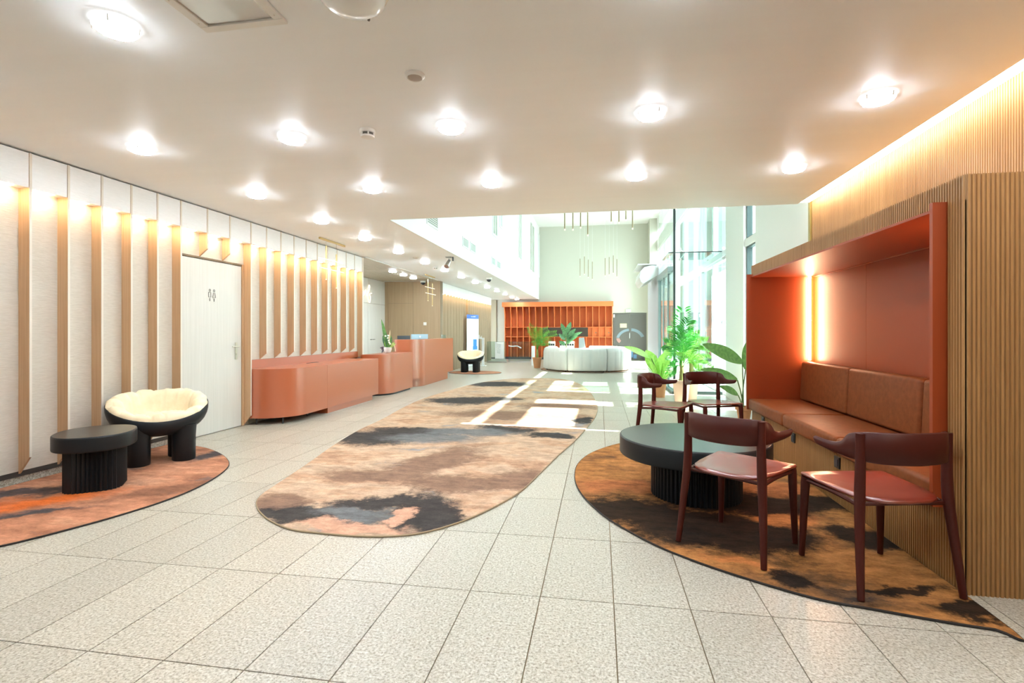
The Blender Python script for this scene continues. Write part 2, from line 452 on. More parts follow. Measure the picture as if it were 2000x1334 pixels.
M['rug_mid'] = rug_mat('rug_clouds', [(0.30, (0.30, 0.30, 0.32)), (0.38, (0.46, 0.32, 0.225)), (0.48, (0.57, 0.40, 0.28)), (0.60, (0.50, 0.31, 0.20)), (0.72, (0.32, 0.18, 0.12))],
    [((0.245, 0.145, 0.10), 0.22, [(*fl(850, 905), 0.22, 0.55, -20), (*fl(745, 932), 0.42, 0.14, 0), (*fl(930, 948), 0.55, 0.17, 8), (*fl(1040, 935), 0.22, 0.25, 0), (*fl(1000, 812), 0.85, 0.30, 0), (*fl(1090, 795), 0.5, 0.3, 0), (*fl(540, 985), 0.18, 0.12, 0)]),
     ((0.034, 0.035, 0.038), 0.18, [(*fl(620, 1008), 0.48, 0.13, 8), (*fl(735, 985), 0.30, 0.11, 20), (*fl(825, 1000), 0.20, 0.30, 20), (*fl(860, 1010), 0.14, 0.16, 0), (*fl(735, 855), 0.40, 0.34, 10), (*fl(800, 845), 0.5, 0.22, 0), (*fl(985, 840), 0.34, 0.20, -25), (*fl(1075, 852), 0.22, 0.12, 0), (*fl(900, 784), 0.52, 0.34, 0), (*fl(965, 780), 0.4, 0.2, 0), (*fl(975, 751), 0.65, 0.42, 0), (*fl(1140, 822), 0.1, 0.25, 0)]),
     ((0.17, 0.175, 0.18), 0.3, [(*fl(850, 857), 0.42, 0.20, 0), (*fl(920, 845), 0.45, 0.18, 0), (*fl(690, 1005), 0.26, 0.08, 0)]),
     ((0.62, 0.35, 0.24), 0.15, [(*fl(690, 1032), 0.28, 0.10, 0), (*fl(790, 1008), 0.07, 0.10, 0)])])
M['rug_right'] = rug_mat('rug_embers', [(0.30, (0.05, 0.035, 0.028)), (0.40, (0.24, 0.11, 0.042)), (0.5, (0.42, 0.18, 0.055)), (0.62, (0.50, 0.22, 0.07)), (0.75, (0.28, 0.13, 0.05))],
    [((0.50, 0.17, 0.06), 0.3, [(*fl(1250, 955), 0.35, 0.14, 0), (*fl(1520, 1010), 0.16, 0.12, 0), (*fl(1500, 960), 0.25, 0.12, 0)]),
     ((0.010, 0.008, 0.0075), 0.2, [(*fl(1250, 1005), 0.38, 0.18, -20), (*fl(1350, 1030), 0.42, 0.24, -10), (*fl(1460, 1050), 0.30, 0.22, 0), (*fl(1440, 985), 0.4, 0.2, 0), (*fl(1560, 990), 0.20, 0.10, 0), (*fl(1560, 1135), 0.10, 0.06, 0), (*fl(1690, 1050), 0.18, 0.08, 0), (*fl(1760, 1160), 0.16, 0.04, 0), (*fl(1930, 1215), 0.16, 0.05, 0), (*fl(1640, 985), 0.3, 0.12, 10)]),
     ((0.56, 0.20, 0.06), 0.25, [(*fl(1530, 1020), 0.12, 0.07, 0), (*fl(1420, 1098), 0.16, 0.035, -20)])], grow=1.32, mott=0.52)
M['rug_left'] = rug_mat('rug_coral', [(0.30, (0.16, 0.12, 0.11)), (0.38, (0.33, 0.14, 0.08)), (0.5, (0.46, 0.205, 0.12)), (0.62, (0.54, 0.27, 0.165)), (0.75, (0.30, 0.16, 0.11))],
    [((0.06, 0.055, 0.06), 0.35, [(*fl(60, 965), 0.40, 0.07, 35), (*fl(40, 1010), 0.3, 0.05, 35), (*fl(415, 890), 0.12, 0.16, 0)]),
     ((0.22, 0.10, 0.06), 0.4, [(*fl(330, 960), 0.35, 0.09, 45)]),
     ((0.72, 0.16, 0.03), 0.5, [(*fl(90, 980), 0.32, 0.10, 40)])], (0.9, 1.08))
M['bind_dark'] = plain('dark_binding', (0.022, 0.018, 0.016), 0.9)
M['bind_tan'] = plain('tan_binding', (0.34, 0.26, 0.16), 0.9)

# ------------------------------------------------------------------ floor
CEIL, XL, XLF, XR, YE, XB, YF, AH = 2.70, -4.65, -4.54, 2.40, 6.32, -2.69, 23.2, 6.0
YFLOOR = TY0 + 11 * TL
b = MB(); b.box(-8.0, XR + 0.1, -3.5, YFLOOR, -0.12, -0.006)
b.cur = 1; b.box(-8.0, XR + 0.1, YFLOOR, 24.5, -0.12, 0.0)
b.box(-8.0, XL - 0.005, -3.5, YFLOOR, -0.006, 0.0)
floor = tag(b.build('floor', [M['grout'], M['granite_far']]), kind='structure')
tile0 = None
for j in range(-1, 11):
    for i in range(-12, 9):
        x, y = TX0 + i * TW, TY0 + j * TL
        if tile0 is None:
            tb = MB(); g = 0.0025
            tb.box(g, TW - g, g, TL - g, -0.02, 0.0)
            o = tb.build('floor_tile', M['tile'], floor); tile0 = o
        else:
            o = tile0.copy(); col.objects.link(o); o.parent = floor
        o.location = (x, y, 0)

# ------------------------------------------------------------------ ceiling and walls
b = MB()
b.box(-8.0, XR - 0.16, -3.5, YE, CEIL, CEIL + 0.3)
b.box(XR - 0.03, XR + 0.1, -3.5, YE, CEIL + 0.06, CEIL + 0.3)
b.box(XR - 0.16, XR - 0.03, -3.5, YE, CEIL + 0.10, CEIL + 0.3)
b.box(-4.5, XB - 0.02, YE, YF, CEIL, CEIL + 0.3)
b.box(-8.0, -4.5, YE, 9.36, CEIL, CEIL + 0.3)
b.box(-8.0, -4.5, 14.08, YF + 1.5, CEIL, CEIL + 0.3)
tag(b.build('ceiling', M['ceiling']), kind='structure')
b = MB(); b.box(XB, XR + 0.3, YE, 24.0, AH, AH + 0.2)
tag(b.build('ceiling_atrium', M['white']), kind='structure')
b = MB(); b.box(XR - 0.145, XR - 0.045, -3.5, YE - 0.02, CEIL + 0.012, CEIL + 0.03)
tag(b.build('cove_light', M['led']), 'long glowing cove strip along the ceiling edge above the reeded wall', 'cove light')
# recess plank ceiling
b = MB(); b.box(-6.3, -4.5, 9.36, 14.08, CEIL + 0.02, CEIL + 0.3)
rc = tag(b.build('ceiling_recess', M['dark_gap']), kind='structure')
k = 0; y = 9.37
plank = None
xx = -6.28
while xx < -4.55:
    yy = 9.37 - (k % 3) * 0.4
    while yy < 14.07:
        y0, y1 = max(yy, 9.37), min(yy + 1.2, 14.07)
        if y1 - y0 > 0.05:
            pb = MB(); pb.box(xx + 0.003, xx + 0.117, y0 + 0.002, y1 - 0.002, CEIL, CEIL + 0.02)
            pb.build('plank', M['plank'], rc)
        yy += 1.2
    xx += 0.12; k += 1
b = MB(); b.box(-4.52, -4.485, 9.36, 14.08, CEIL - 0.012, CEIL + 0.02)
tag(b.build('trim_1', M['white']), kind='structure')

# atrium walls
b = MB(); b.box(XB - 0.3, XB, YE - 0.3, YF, CEIL + 0.3, AH)
b.box(XB - 0.02, XB, YE, YF, CEIL, CEIL + 0.3)
tag(b.build('wall_bulkhead', M['white']), kind='structure')
b = MB(); b.box(XB, XR + 0.3, YE - 0.3, YE, CEIL + 0.3, AH)
tag(b.build('wall_fascia', M['white']), kind='structure')
b = MB(); b.box(-8.0, 3.0, YF, YF + 0.3, 0, AH)
tag(b.build('wall_back', M['cream']), kind='structure')
b = MB(); b.box(-8.0, XR + 0.3, -3.8, -3.5, 0, CEIL + 0.3)
tag(b.build('wall_rear', M['white']), kind='structure')

# left wall: fabric bays, oak fins, header boxes
b = MB(); b.box(XL - 0.3, XL - 0.02, -3.5, 9.36, 0, CEIL)
b.box(XL - 0.02, XL - 0.001, -3.5, 4.96, 0.062, 0.104)
wl = tag(b.build('wall_left', M['dark_gap']), kind='structure')
b = MB(); b.box(XL - 0.02, XL - 0.008, -3.5, 4.96, 0.0, 0.062); b.box(XL - 0.02, XL - 0.008, 6.1, 9.36, 0.0, 0.062)
tag(b.build('baseboard_left', M['granite_far']), kind='structure')
FT = 0.018
def fin(y, zf, zb, top=CEIL - 0.012):
    f = MB()
    f.extr([(XL, y, zb), (XLF - 0.004, y, zf), (XLF - 0.004, y, top), (XL, y, top)], (0, FT, 0))
    o = f.build('fin', M['fin'], wl)
    e = MB(); e.box(XLF - 0.004, XLF, y, y + FT, zf, top)
    e.build('edge_band', M['fin_edge'], o)
def header(y0, y1, z0=2.405):
    f = MB(); f.box(XL, XLF - 0.006, y0, y1, z0, CEIL - 0.014)
    f.build('header_panel', M['header'], wl)
def bay(y0, y1, z0, light=True, z1=2.6):
    f = MB(); f.box(XL - 0.02, XL, y0, y1, z0, z1)
    f.build('fabric_panel', M['fabric'], wl)
    if light:
        f = MB(); yc = y0 + (y1 - y0) * 0.45; hw = (y1 - y0) * 0.2
        f.box(XL + 0.035, XL + 0.065, yc - hw, yc + hw, 2.397, 2.404)
        f.build('downlight_strip', M['led_wall'], wl)
ys = [4.946 - 0.3035 * k for k in range(13, -1, -1)]
for k, y in enumerate(ys):
    fin(y, 0.224 if k < len(ys) - 1 else 0.0, 0.084 if k < len(ys) - 1 else 0.0)
    y0 = ys[k - 1] + FT if k else y - 0.285
    bay(y0, y, 0.105); header(y0 + 0.002, y - 0.002)
dy = [4.946, 5.334, 5.707, 6.098]
for k in range(3):
    bay(dy[k] + FT, dy[k + 1], 2.13)
    header(dy[k] + FT + 0.002, dy[k + 1] - 0.002)
for y in dy[1:3]: fin(y, 2.215, 2.13)
fin(6.098, 0.13, 0.0)
ry = [6.098 + 0.324 * k for k in range(11)]
for k in range(10):
    bay(ry[k] + FT, ry[k + 1], 0.86)
    header(ry[k] + FT + 0.002, ry[k + 1] - 0.002)
    if k < 9: fin(ry[k + 1], 0.945, 0.86)
fin(ry[10], 0.75, 0.75)
b = MB(); b.box(XL - 0.3, XLF + 0.004, ry[10] + FT, ry[10] + FT + 0.02, 0, CEIL - 0.01)
b.build('end_panel', M['fin_edge'], wl)

# restroom door
b = MB(); b.box(XL - 0.05, XL, 4.968, 6.055, 0.006, 2.10)
d1 = tag(b.build('door_1', M['door'], bevel=0.002), kind='structure')
b = MB(); b.box(XL - 0.05, XL + 0.012, 6.062, 6.096, 0.0, 2.125)
b.build('door_jamb', M['fin'], d1)
b = MB(); b.box(XL - 0.05, XL + 0.004, 4.968, 6.062, 2.108, 2.126)
b.build('door_head', M['seam'], d1)
hz, hy = 1.03, 5.955
b = MB(); b.box(XL, XL + 0.008, hy - 0.02, hy + 0.02, hz - 0.15, hz + 0.07)
hd = b.build('handle_plate', M['nickel'], d1, bevel=0.006)
b = MB(); b.tube([(XL, hy, hz + 0.02), (XL + 0.05, hy, hz + 0.02), (XL + 0.055, hy - 0.03, hz + 0.02), (XL + 0.055, hy - 0.13, hz + 0.02)], 0.009)
b.build('lever', M['nickel'], hd, smooth=True)
b = MB(); b.tube([(XL, hy, hz - 0.08), (XL + 0.014, hy, hz - 0.08)], 0.012, 12)
b.build('key_cylinder', M['nickel'], hd, smooth=True)
def pict(yc, zc, woman):
    s_ = 0.9; m = MB(); X = XL + 0.0015
    def bar(p, q, w=0.008):
        (y0, z0), (y1, z1) = p, q
        dx, dz = y1 - y0, z1 - z0; l = math.hypot(dx, dz); nx, nz = -dz / l * w / 2, dx / l * w / 2
        m.extr([(X, yc + s_ * (y0 + nx), zc + s_ * (z0 + nz)), (X, yc + s_ * (y1 + nx), zc + s_ * (z1 + nz)), (X, yc + s_ * (y1 - nx), zc + s_ * (z1 - nz)), (X, yc + s_ * (y0 - nx), zc + s_ * (z0 - nz))], (0.002, 0, 0))
    for i in range(12):
        a, b2 = i / 12 * 2 * math.pi, (i + 1) / 12 * 2 * math.pi
        bar((0.014 * math.cos(a), 0.062 + 0.014 * math.sin(a)), (0.014 * math.cos(b2), 0.062 + 0.014 * math.sin(b2)), 0.007)
    if woman:
        bar((-0.01, 0.036), (-0.026, -0.03)); bar((0.01, 0.036), (0.026, -0.03)); bar((-0.026, -0.03), (-0.008, -0.03)); bar((0.026, -0.03), (0.008, -0.03)); bar((0.0, -0.045), (0.0, -0.085), 0.012)
    else:
        bar((-0.022, 0.032), (-0.022, -0.03)); bar((-0.022, 0.032), (0.006, 0.036)); bar((0.018, 0.036), (0.02, -0.03)); bar((-0.022, -0.03), (-0.006, -0.03)); bar((0.02, -0.03), (0.008, -0.03)); bar((0.0, -0.045), (0.0, -0.085), 0.012)
    m.build('restroom_pictogram', M['sign_dark'], d1)
pc = at(412, 576, x=XL)
pict(pc.y - 0.02, pc.z, False); pict(pc.y + 0.05, pc.z - 0.002, True)

# reception recess
b = MB(); b.box(-6.5, -6.2, 9.0, 14.3, 0, CEIL + 0.02)
wrl = tag(b.build('wall_recess_left', M['seam']), kind='structure')
def panel_yz(X, y0, y1, z0, z1, mat, parent, g=0.004):
    p_ = MB(); p_.box(X, X + 0.012, y0 + g, y1 - g, z0 + g, z1 - g)
    return p_.build('wall_panel', mat, parent)
pys = [9.36, 10.2, 11.1, 12.0, 13.05, 14.17]
for k in range(5):
    panel_yz(-6.2, pys[k], pys[k + 1], 0.02, 2.02, M['pale_wood'], wrl)
    panel_yz(-6.2, pys[k], pys[k + 1], 2.02, CEIL, M['pale_wood'], wrl)
b = MB()
for yy in (13.2, 13.33): b.tube([(-6.188, yy, 1.03), (-6.15, yy, 1.03), (-6.15, yy + 0.09, 1.03)], 0.008, 6)
b.build('door_lever', M['sign_dark'], wrl)
b = MB(); b.box(-6.5, -4.5, 14.18, 14.4, 0, CEIL + 0.02)
wrb = tag(b.build('wall_recess_back', M['seam']), kind='structure')
def panel_xz(Y, x0, x1, z0, z1, mat, parent, g=0.004):
    p_ = MB(); p_.box(x0 + g, x1 - g, Y - 0.012, Y, z0 + g, z1 - g)
    return p_.build('wall_panel', mat, parent)
cb = at(807, 600, y=14.17).x; ca = at(758, 600, y=14.17).x
zs = at(790, 592.5, y=14.17).z
panel_xz(14.18, -6.2, ca, 0.02, CEIL, M['oak'], wrb)
panel_xz(14.18, ca, cb, 0.02, zs, M['oak'], wrb)
panel_xz(14.18, ca, cb, zs, CEIL, M['oak'], wrb)
panel_xz(14.18, cb, -4.5, 0.02, CEIL, M['oak'], wrb)
p_ = at(830, 632.5, y=14.16)
th = thing('light_switch', 'square white switch plate on the brown oak wall behind the desks', 'switch', (p_.x, 14.168, p_.z))
b = MB(); b.box(p_.x - 0.045, p_.x + 0.045, 14.155, 14.168, p_.z - 0.045, p_.z + 0.045); b.build('plate', M['plastic'], th, bevel=0.004)
b = MB(); b.box(p_.x - 0.02, p_.x + 0.02, 14.149, 14.155, p_.z - 0.02, p_.z + 0.02); b.build('rocker', M['plastic'], th)

# neon script on the pale wall
cn = at(716, 574, x=-6.18)
npts = [(-0.55, 0.02), (-0.42, 0.10), (-0.36, -0.05), (-0.25, 0.10), (-0.2, -0.05), (-0.1, 0.10), (-0.04, -0.04), (0.08, 0.05), (0.16, 0.20), (0.10, 0.24), (0.03, 0.05), (0.08, -0.18), (0.16, -0.22), (0.2, -0.08), (0.14, 0.0), (0.28, 0.04)]
b = MB(); b.tube([(p.x, p.y, p.z) for p in ctrl([(-6.16, cn.y + u, cn.z + v) for u, v in npts], 6)], 0.006, 6)
tag(b.build('neon_sign', M['neon'], smooth=True), 'glowing warm cursive neon script on the pale recess wall', 'neon sign')

# second finned wall beyond the reception
b = MB(); b.box(XL - 0.3, XL - 0.02, 14.4, 21.4, 0, CEIL)
wl2 = tag(b.build('wall_left_far', M['oak']), kind='structure')
yk = [14.2 + 0.327 * k for k in range(23)]
for k in range(22):
    f = MB(); f.box(XL - 0.02, XL, yk[k] + FT, yk[k + 1], 0.02, 2.6); f.build('fabric_panel', M['far_wood'], wl2)
    f = MB(); f.box(XL, XLF, yk[k] + FT + 0.003, yk[k + 1] + FT - 0.002, 2.37, CEIL - 0.012); f.build('header_panel', M['header'], wl2)
    f = MB(); f.box(XL, XLF, yk[k + 1], yk[k + 1] + FT, 0.02, 2.37); f.build('fin', M['far_wood'] if k != 9 else M['fin'], wl2)
    f = MB(); f.box(XL + 0.03, XL + 0.06, yk[k] + 0.08, yk[k + 1] - 0.08, 2.362, 2.369); f.build('downlight_strip', M['led_wall2'], wl2)
b = MB(); b.box(-6.0, XL - 0.02, YF - 0.1, YF, 0.04, CEIL)
wcol = tag(b.build('wall_far_recess', M['seam']), kind='structure')
for k in range(4): panel_xz(YF - 0.1, -5.9 + k * 0.31, -5.59 + k * 0.31, 0.06, CEIL, M['oak_grey'], wcol)
b = MB(); b.box(-6.3, -6.0, 21.4, YF, 0, CEIL); tag(b.build('wall_far_side', M['oak_grey']), kind='structure')
b = MB(); b.box(-6.0, -4.52, YF - 0.11, YF - 0.1, 0, 0.06); tag(b.build('baseboard_far', M['black']), kind='structure')

# right wall behind the booth: reeded oak
def reeds_y(m, X, y0, y1, z0, z1, step=0.0195, proud=0.007, sgn=-1):
    n = max(1, int(round((y1 - y0) / step))); st = (y1 - y0) / n
    for k in range(n):
        a = y0 + k * st
        m.add([(X, a + st * 0.12, z0), (X + sgn * proud, a + st * 0.26, z0), (X + sgn * proud, a + st * 0.74, z0), (X, a + st * 0.88, z0),
               (X, a + st * 0.12, z1), (X + sgn * proud, a + st * 0.26, z1), (X + sgn * proud, a + st * 0.74, z1), (X, a + st * 0.88, z1)],
              [(0, 1, 5, 4), (1, 2, 6, 5), (2, 3, 7, 6), (3, 2, 1, 0), (4, 5, 6, 7)])
def reeds_x(m, Y, x0, x1, z0, z1, step=0.0195, proud=0.007):
    n = max(1, int(round((x1 - x0) / step))); st = (x1 - x0) / n
    for k in range(n):
        a = x0 + k * st
        m.add([(a + st * 0.12, Y, z0), (a + st * 0.26, Y - proud, z0), (a + st * 0.74, Y - proud, z0), (a + st * 0.88, Y, z0),
               (a + st * 0.12, Y, z1), (a + st * 0.26, Y - proud, z1), (a + st * 0.74, Y - proud, z1), (a + st * 0.88, Y, z1)],
              [(0, 1, 5, 4), (1, 2, 6, 5), (2, 3, 7, 6), (3, 2, 1, 0), (4, 5, 6, 7)])
b = MB(); b.box(XR, XR + 0.3, -3.5, 6.36, 0, CEIL + 0.08)
wr = tag(b.build('wall_right', M['reeded_gap']), kind='structure')
b = MB(); reeds_y(b, XR, -3.5, 6.34, 0.0, CEIL + 0.05, 0.0205, 0.006)
tag(b.build('reeded_cladding', M['reeded'], wr), kind='stuff')
b = MB(); b.box(XR - 0.02, XR + 0.3, 6.35, 6.40, 0, CEIL + 0.04)
tag(b.build('trim_2', M['gold']), kind='structure')
# facade
FX0, FX1 = XR, XR + 0.16
b = MB(); b.box(FX0, FX0 + 0.3, 6.40, 8.12, 0, 3.5)
tag(b.build('wall_facade_near', M['white']), kind='structure')
b = MB(); b.box(FX0, FX0 + 0.3, 8.12, 8.50, 0, 5.12)
tag(b.build('wall_facade_pier', M['white']), kind='structure')
b = MB(); b.box(FX0 - 0.02, FX0 + 0.34, 9.09, 10.30, 0, 5.12)
tag(b.build('wall_facade_column', M['white']), kind='structure')
b = MB(); b.box(FX0, FX0 + 0.14, 6.40, YF, 4.66, 5.10); b.box(FX0, FX0 + 0.05, 6.32, YF, 5.46, AH)
tag(b.build('wall_facade_beam', M['white']), kind='structure')
b = MB(); b.box(FX0, FX0 + 0.10, 8.50, 9.09, 2.66, 2.78)
tag(b.build('trim_3', M['white']), kind='structure')
wn = 0
def window(y0, y1, z0, z1, gl='glass', fr='white_metal', mull=0.05):
    global wn
    wn += 1
    f = MB(); X0, X1 = FX0 + 0.03, FX0 + 0.12
    f.box(X0, X1, y0, y0 + mull, z0, z1); f.box(X0, X1, y1 - mull, y1, z0, z1)
    f.box(X0, X1, y0 + mull, y1 - mull, z0, z0 + mull); f.box(X0, X1, y0 + mull, y1 - mull, z1 - mull, z1)
    w = tag(f.build('window_%d' % wn, M[fr]), kind='structure')
    g_ = MB(); g_.box(FX0 + 0.07, FX0 + 0.08, y0 + mull, y1 - mull, z0 + mull, z1 - mull)
    g_.build('pane', M[gl], w)
window(8.50, 9.09, 0.0, 2.66, fr='dark_frame', mull=0.025)
window(8.50, 9.09, 2.78, 4.66, fr='dark_frame', mull=0.025)
window(6.42, 8.12, 3.5, 4.66)
yy = 10.30
for wy in (1.35, 1.35, 0.9, 1.5, 1.5, 1.5, 1.5, 1.5, 1.8):
    window(yy, yy + wy, 0.0, 2.72); window(yy, yy + wy, 2.80, 4.66)
    yy += wy
yy = 6.42
for wy in (1.7, 2.2, 2.2, 2.8, 2.8, 2.8, 2.2):
    window(yy, yy + wy, 5.10, 5.46, mull=0.03)
    yy += wy
b = MB(); b.box(FX0, FX0 + 0.12, 10.30, YF, 2.72, 2.80); tag(b.build('trim_4', M['white_metal']), kind='structure')
b = MB(); b.box(FX0 - 0.3, FX0, 22.2, YF, 0, AH); tag(b.build('wall_facade_end', M['cream']), kind='structure')

# glass entrance vestibule
VX, VY, VY2, VY3 = 1.47, 10.59, 13.2, 16.1
gv = thing('glass_vestibule', 'frameless glass entrance box with green edged panes and steel point fittings', 'vestibule', (VX, VY, 0))
for z0, z1 in ((0.06, 2.80), (2.84, AH - 0.02)):
    b = MB(); b.box(VX + 0.03, XR - 0.02, VY, VY + 0.012, z0, z1); b.build('pane', M['glass'], gv)
    b = MB(); b.box(VX, VX + 0.012, VY + 0.04, VY2, z0 if z0 > 1 else 2.62, z1); b.build('pane', M['glass'], gv)
b = MB(); b.box(VX - 0.012, VX + 0.03, VY - 0.012, VY + 0.03, 0.0, AH - 0.02); b.build('corner_edge', M['dark_frame'], gv)
b = MB(); b.box(VX, XR - 0.02, VY - 0.03, VY + 0.05, 0.0, 0.06); b.build('bottom_rail', M['dark_frame'], gv)
b = MB(); b.box(VX - 0.03, VX + 0.05, VY, VY2, 0.0, 0.05); b.build('bottom_rail', M['dark_frame'], gv)
b = MB(); b.box(VX - 0.1, XR - 0.02, VY + 0.02, VY + 1.1, 2.81, 2.825); b.build('glass_shelf', M['glass_g'], gv)
b = MB(); b.box(VX - 0.1, XR - 0.02, VY + 0.005, VY + 0.02, 2.808, 2.827); b.build('shelf_edge', M['dark_frame'], gv)
for yy in (11.55, 12.4): 
    b = MB(); b.box(VX, VX + 0.05, yy, yy + 0.06, 0.05, 2.5); b.build('door_stile', M['grey'], gv)
for y0, y1 in ((10.66, 11.55), (11.61, 12.4), (12.46, 13.14)):
    b = MB(); b.box(VX + 0.015, VX + 0.03, y0, y1, 0.05, 2.5); b.build('door_pane', M['glass_g'], gv)
b = MB(); b.box(VX - 0.04, VX + 0.10, 11.2, VY2, 2.5, 2.62); b.build('door_header', M['grey'], gv)
b = MB(); b.box(VX - 0.02, VX + 0.06, VY2 - 0.06, VY2 + 0.02, 0, 2.62); b.build('door_post', M['grey'], gv)
for px, py in ((1328, 487), (1328, 507), (1413, 485), (1413, 505)):
    p_ = at(px, py, y=VY - 0.015)
    b = MB(); b.tube([(p_.x, VY - 0.03, p_.z), (p_.x, VY, p_.z)], 0.03, 14); fi = b.build('point_fitting', M['steel'], gv, smooth=True)
    b = MB(); b.tube([(p_.x, VY + 0.02, p_.z), (p_.x + 0.12, VY + 0.1, 2.82)], 0.008, 6); b.build('fitting_arm', M['steel'], fi)
p_ = at(1413, 630, y=VY - 0.02)
for dx in (0.0, 0.10):
    b = MB(); ring = [(p_.x + dx + 0.032 * math.cos(a), VY - 0.025, p_.z + 0.032 * math.sin(a)) for a in [i / 16 * 2 * math.pi for i in range(16)]]
    b.tube(ring, 0.010, 6, True); b.build('ring_fitting', M['grey'], gv, smooth=True)
b = MB(); b.box(VX, VX + 0.15, VY2 + 0.02, VY3, 0, 2.9)
tag(b.build('wall_vestibule', M['lavender']), kind='structure')
# heater over the entrance
hx, hy0, hy1, hzz = VX, 13.35, 14.9, 2.62
hc = thing('air_curtain', 'white rounded air curtain unit hanging over the glass entrance', 'air curtain', (hx, hy0, hzz))
prof = [(0.0, 0.30), (-0.20, 0.30), (-0.34, 0.26), (-0.43, 0.16), (-0.46, 0.0), (-0.42, -0.12), (-0.36, -0.16), (0.0, 0.05)]
b = MB(); b.extr([(hx + u, hy0, hzz + v) for u, v in prof], (0, hy1 - hy0, 0)); b.build('housing', M['white_metal'], hc, bevel=0.008)
for k in range(2):
    b = MB(); y0 = hy0 + 0.15 + k * 0.75
    b.extr([(hx - 0.30, y0, hzz - 0.128), (hx - 0.12, y0, hzz - 0.022), (hx - 0.12, y0, hzz - 0.03), (hx - 0.30, y0, hzz - 0.136)], (0, 0.55, 0)); b.build('outlet_grille', M['vent'], hc)
b = MB(); b.box(hx - 0.50, hx, hy0 - 0.05, hy1, hzz + 0.31, hzz + 0.34); b.build('mounting_shelf', M['white_metal'], hc)

# ------------------------------------------------------------------ outdoors
b = MB(); b.box(XR + 0.1, 60, -30, 80, -0.3, -0.05); tag(b.build('ground_outdoor', M['concrete']), kind='structure')
ob = thing('clad_building', 'pale panel clad building seen through the entrance glass', 'building', (9.0, 30, 0))
b = MB(); b.box(9.0, 18, 14, 60, 0, 5.2); b.build('wall', M['outbright'], ob)
for k in range(6):
    b = MB(); b.box(8.93, 9.0, 15 + k * 6, 18.5 + k * 6, 0.6, 4.6); b.build('window_band', M['outgrey'], ob)
def outcol(x, y, w, h, label):
    o = thing('outdoor_column', label, 'column', (x, y, -0.05))
    m = MB(); m.box(x - w, x + w, y - w, y + w, -0.05, h); m.build('shaft', M['outwall'], o, bevel=0.02)
    m = MB(); m.box(x - w - 0.06, x + w + 0.06, y - w - 0.06, y + w + 0.06, -0.05, 0.12); m.build('plinth', M['outgrey'], o)
oc = thing('outdoor_pier', 'tall blue grey clad pier right outside the vestibule', 'pier', (2.8, 12.9, -0.05))
b = MB(); b.box(2.60, 3.12, 12.6, 13.2, -0.05, 9.0); b.build('shaft', M['outpier'], oc, bevel=0.01)
for zz in (1.3, 2.75, 4.2): b = MB(); b.box(2.595, 3.125, 12.595, 13.205, zz, zz + 0.015); b.build('joint', M['outgrey'], oc)
oc = thing('outdoor_pier', 'pale clad pier farther outside the vestibule', 'pier', (2.9, 17.3, -0.05))
b = MB(); b.box(2.62, 3.35, 17.0, 17.6, -0.05, 9.0); b.build('shaft', M['outwall'], oc, bevel=0.01)
for zz in (1.3, 2.75, 4.2): b = MB(); b.box(2.615, 3.355, 16.995, 17.605, zz, zz + 0.015); b.build('joint', M['outgrey'], oc)
outcol(4.6, 24.0, 0.42, 9.0, 'pale outdoor column farther along the facade')
fe = thing('railing', 'thin grey outdoor railing beyond the glass', 'railing', (5.2, 18, 0))
b = MB(); b.box(5.18, 5.22, 12, 24, 0.95, 1.0); b.build('top_rail', M['outgrey'], fe)
for k in range(25):
    b = MB(); b.box(5.19, 5.21, 12 + k * 0.5, 12.02 + k * 0.5, -0.05, 0.95); b.build('baluster', M['outgrey'], fe)
sh = thing('shrub', 'low green shrub growing outside behind the railing', 'shrub', (6.3, 17.5, -0.05))
b = MB()
for k in range(500):
    u, v, w = random.gauss(0, 0.5), random.gauss(0, 1.2), abs(random.gauss(0, 0.3))
    c = Vector((6.3 + u, 17.5 + v, w)); d = Vector((random.uniform(-1, 1), random.uniform(-1, 1), random.uniform(-0.3, 1))).normalized() * 0.14
    e = d.cross(Vector((0.3, 0.2, 1))).normalized() * 0.05
    b.add([c, c + d * 0.5 + e, c + d, c + d * 0.5 - e], [(0, 1, 2, 3)])
b.build('foliage', M['foliage'], sh)

# ------------------------------------------------------------------ booth on the right
BX, BY0, BY1, BZ = 1.704, 2.74, 6.163, 1.983
bt = thing('seating_booth', 'built in booth with reeded oak casing and rust red niche', 'booth', (2.05, 4.45, 0))
b = MB(); b.box(BX, XR - 0.008, BY0, BY0 + 0.06, 0, BZ); bc = b.build('end_panel', M['reeded_gap'], bt)
b = MB(); reeds_x(b, BY0, BX + 0.002, XR - 0.008, 0.0, BZ); tag(b.build('reeding', M['reeded'], bc), kind='stuff')
b = MB(); b.box(BX, XR - 0.008, BY1 - 0.03, BY1, 0, BZ); b.build('far_end_panel', M['oak'], bt)
b = MB(); b.box(BX, XR - 0.008, BY0 + 0.06, BY1 - 0.03, BZ - 0.12, BZ); bh = b.build('header', M['reeded_gap'], bt)
b = MB(); reeds_y(b, BX, BY0, BY1, BZ - 0.12, BZ); tag(b.build('reeding', M['reeded'], bh), kind='stuff')
b = MB(); b.box(BX, BX + 0.02, BY0, BY0 + 0.118, 0, BZ - 0.12); bs = b.build('front_stile', M['reeded_gap'], bt)
b = MB(); reeds_y(b, BX, BY0, BY0 + 0.118, 0.0, BZ - 0.12); tag(b.build('reeding', M['reeded'], bs), kind='stuff')
b = MB(); b.box(BX, BX + 0.02, BY0 + 0.118, BY1 - 0.03, 0.0, 0.37); bb = b.build('bench_front', M['reeded_gap'], bt)
b = MB(); reeds_y(b, BX, BY0 + 0.118, BY1 - 0.03, 0.0, 0.37); tag(b.build('reeding', M['reeded'], bb), kind='stuff')
FXF = 1.635
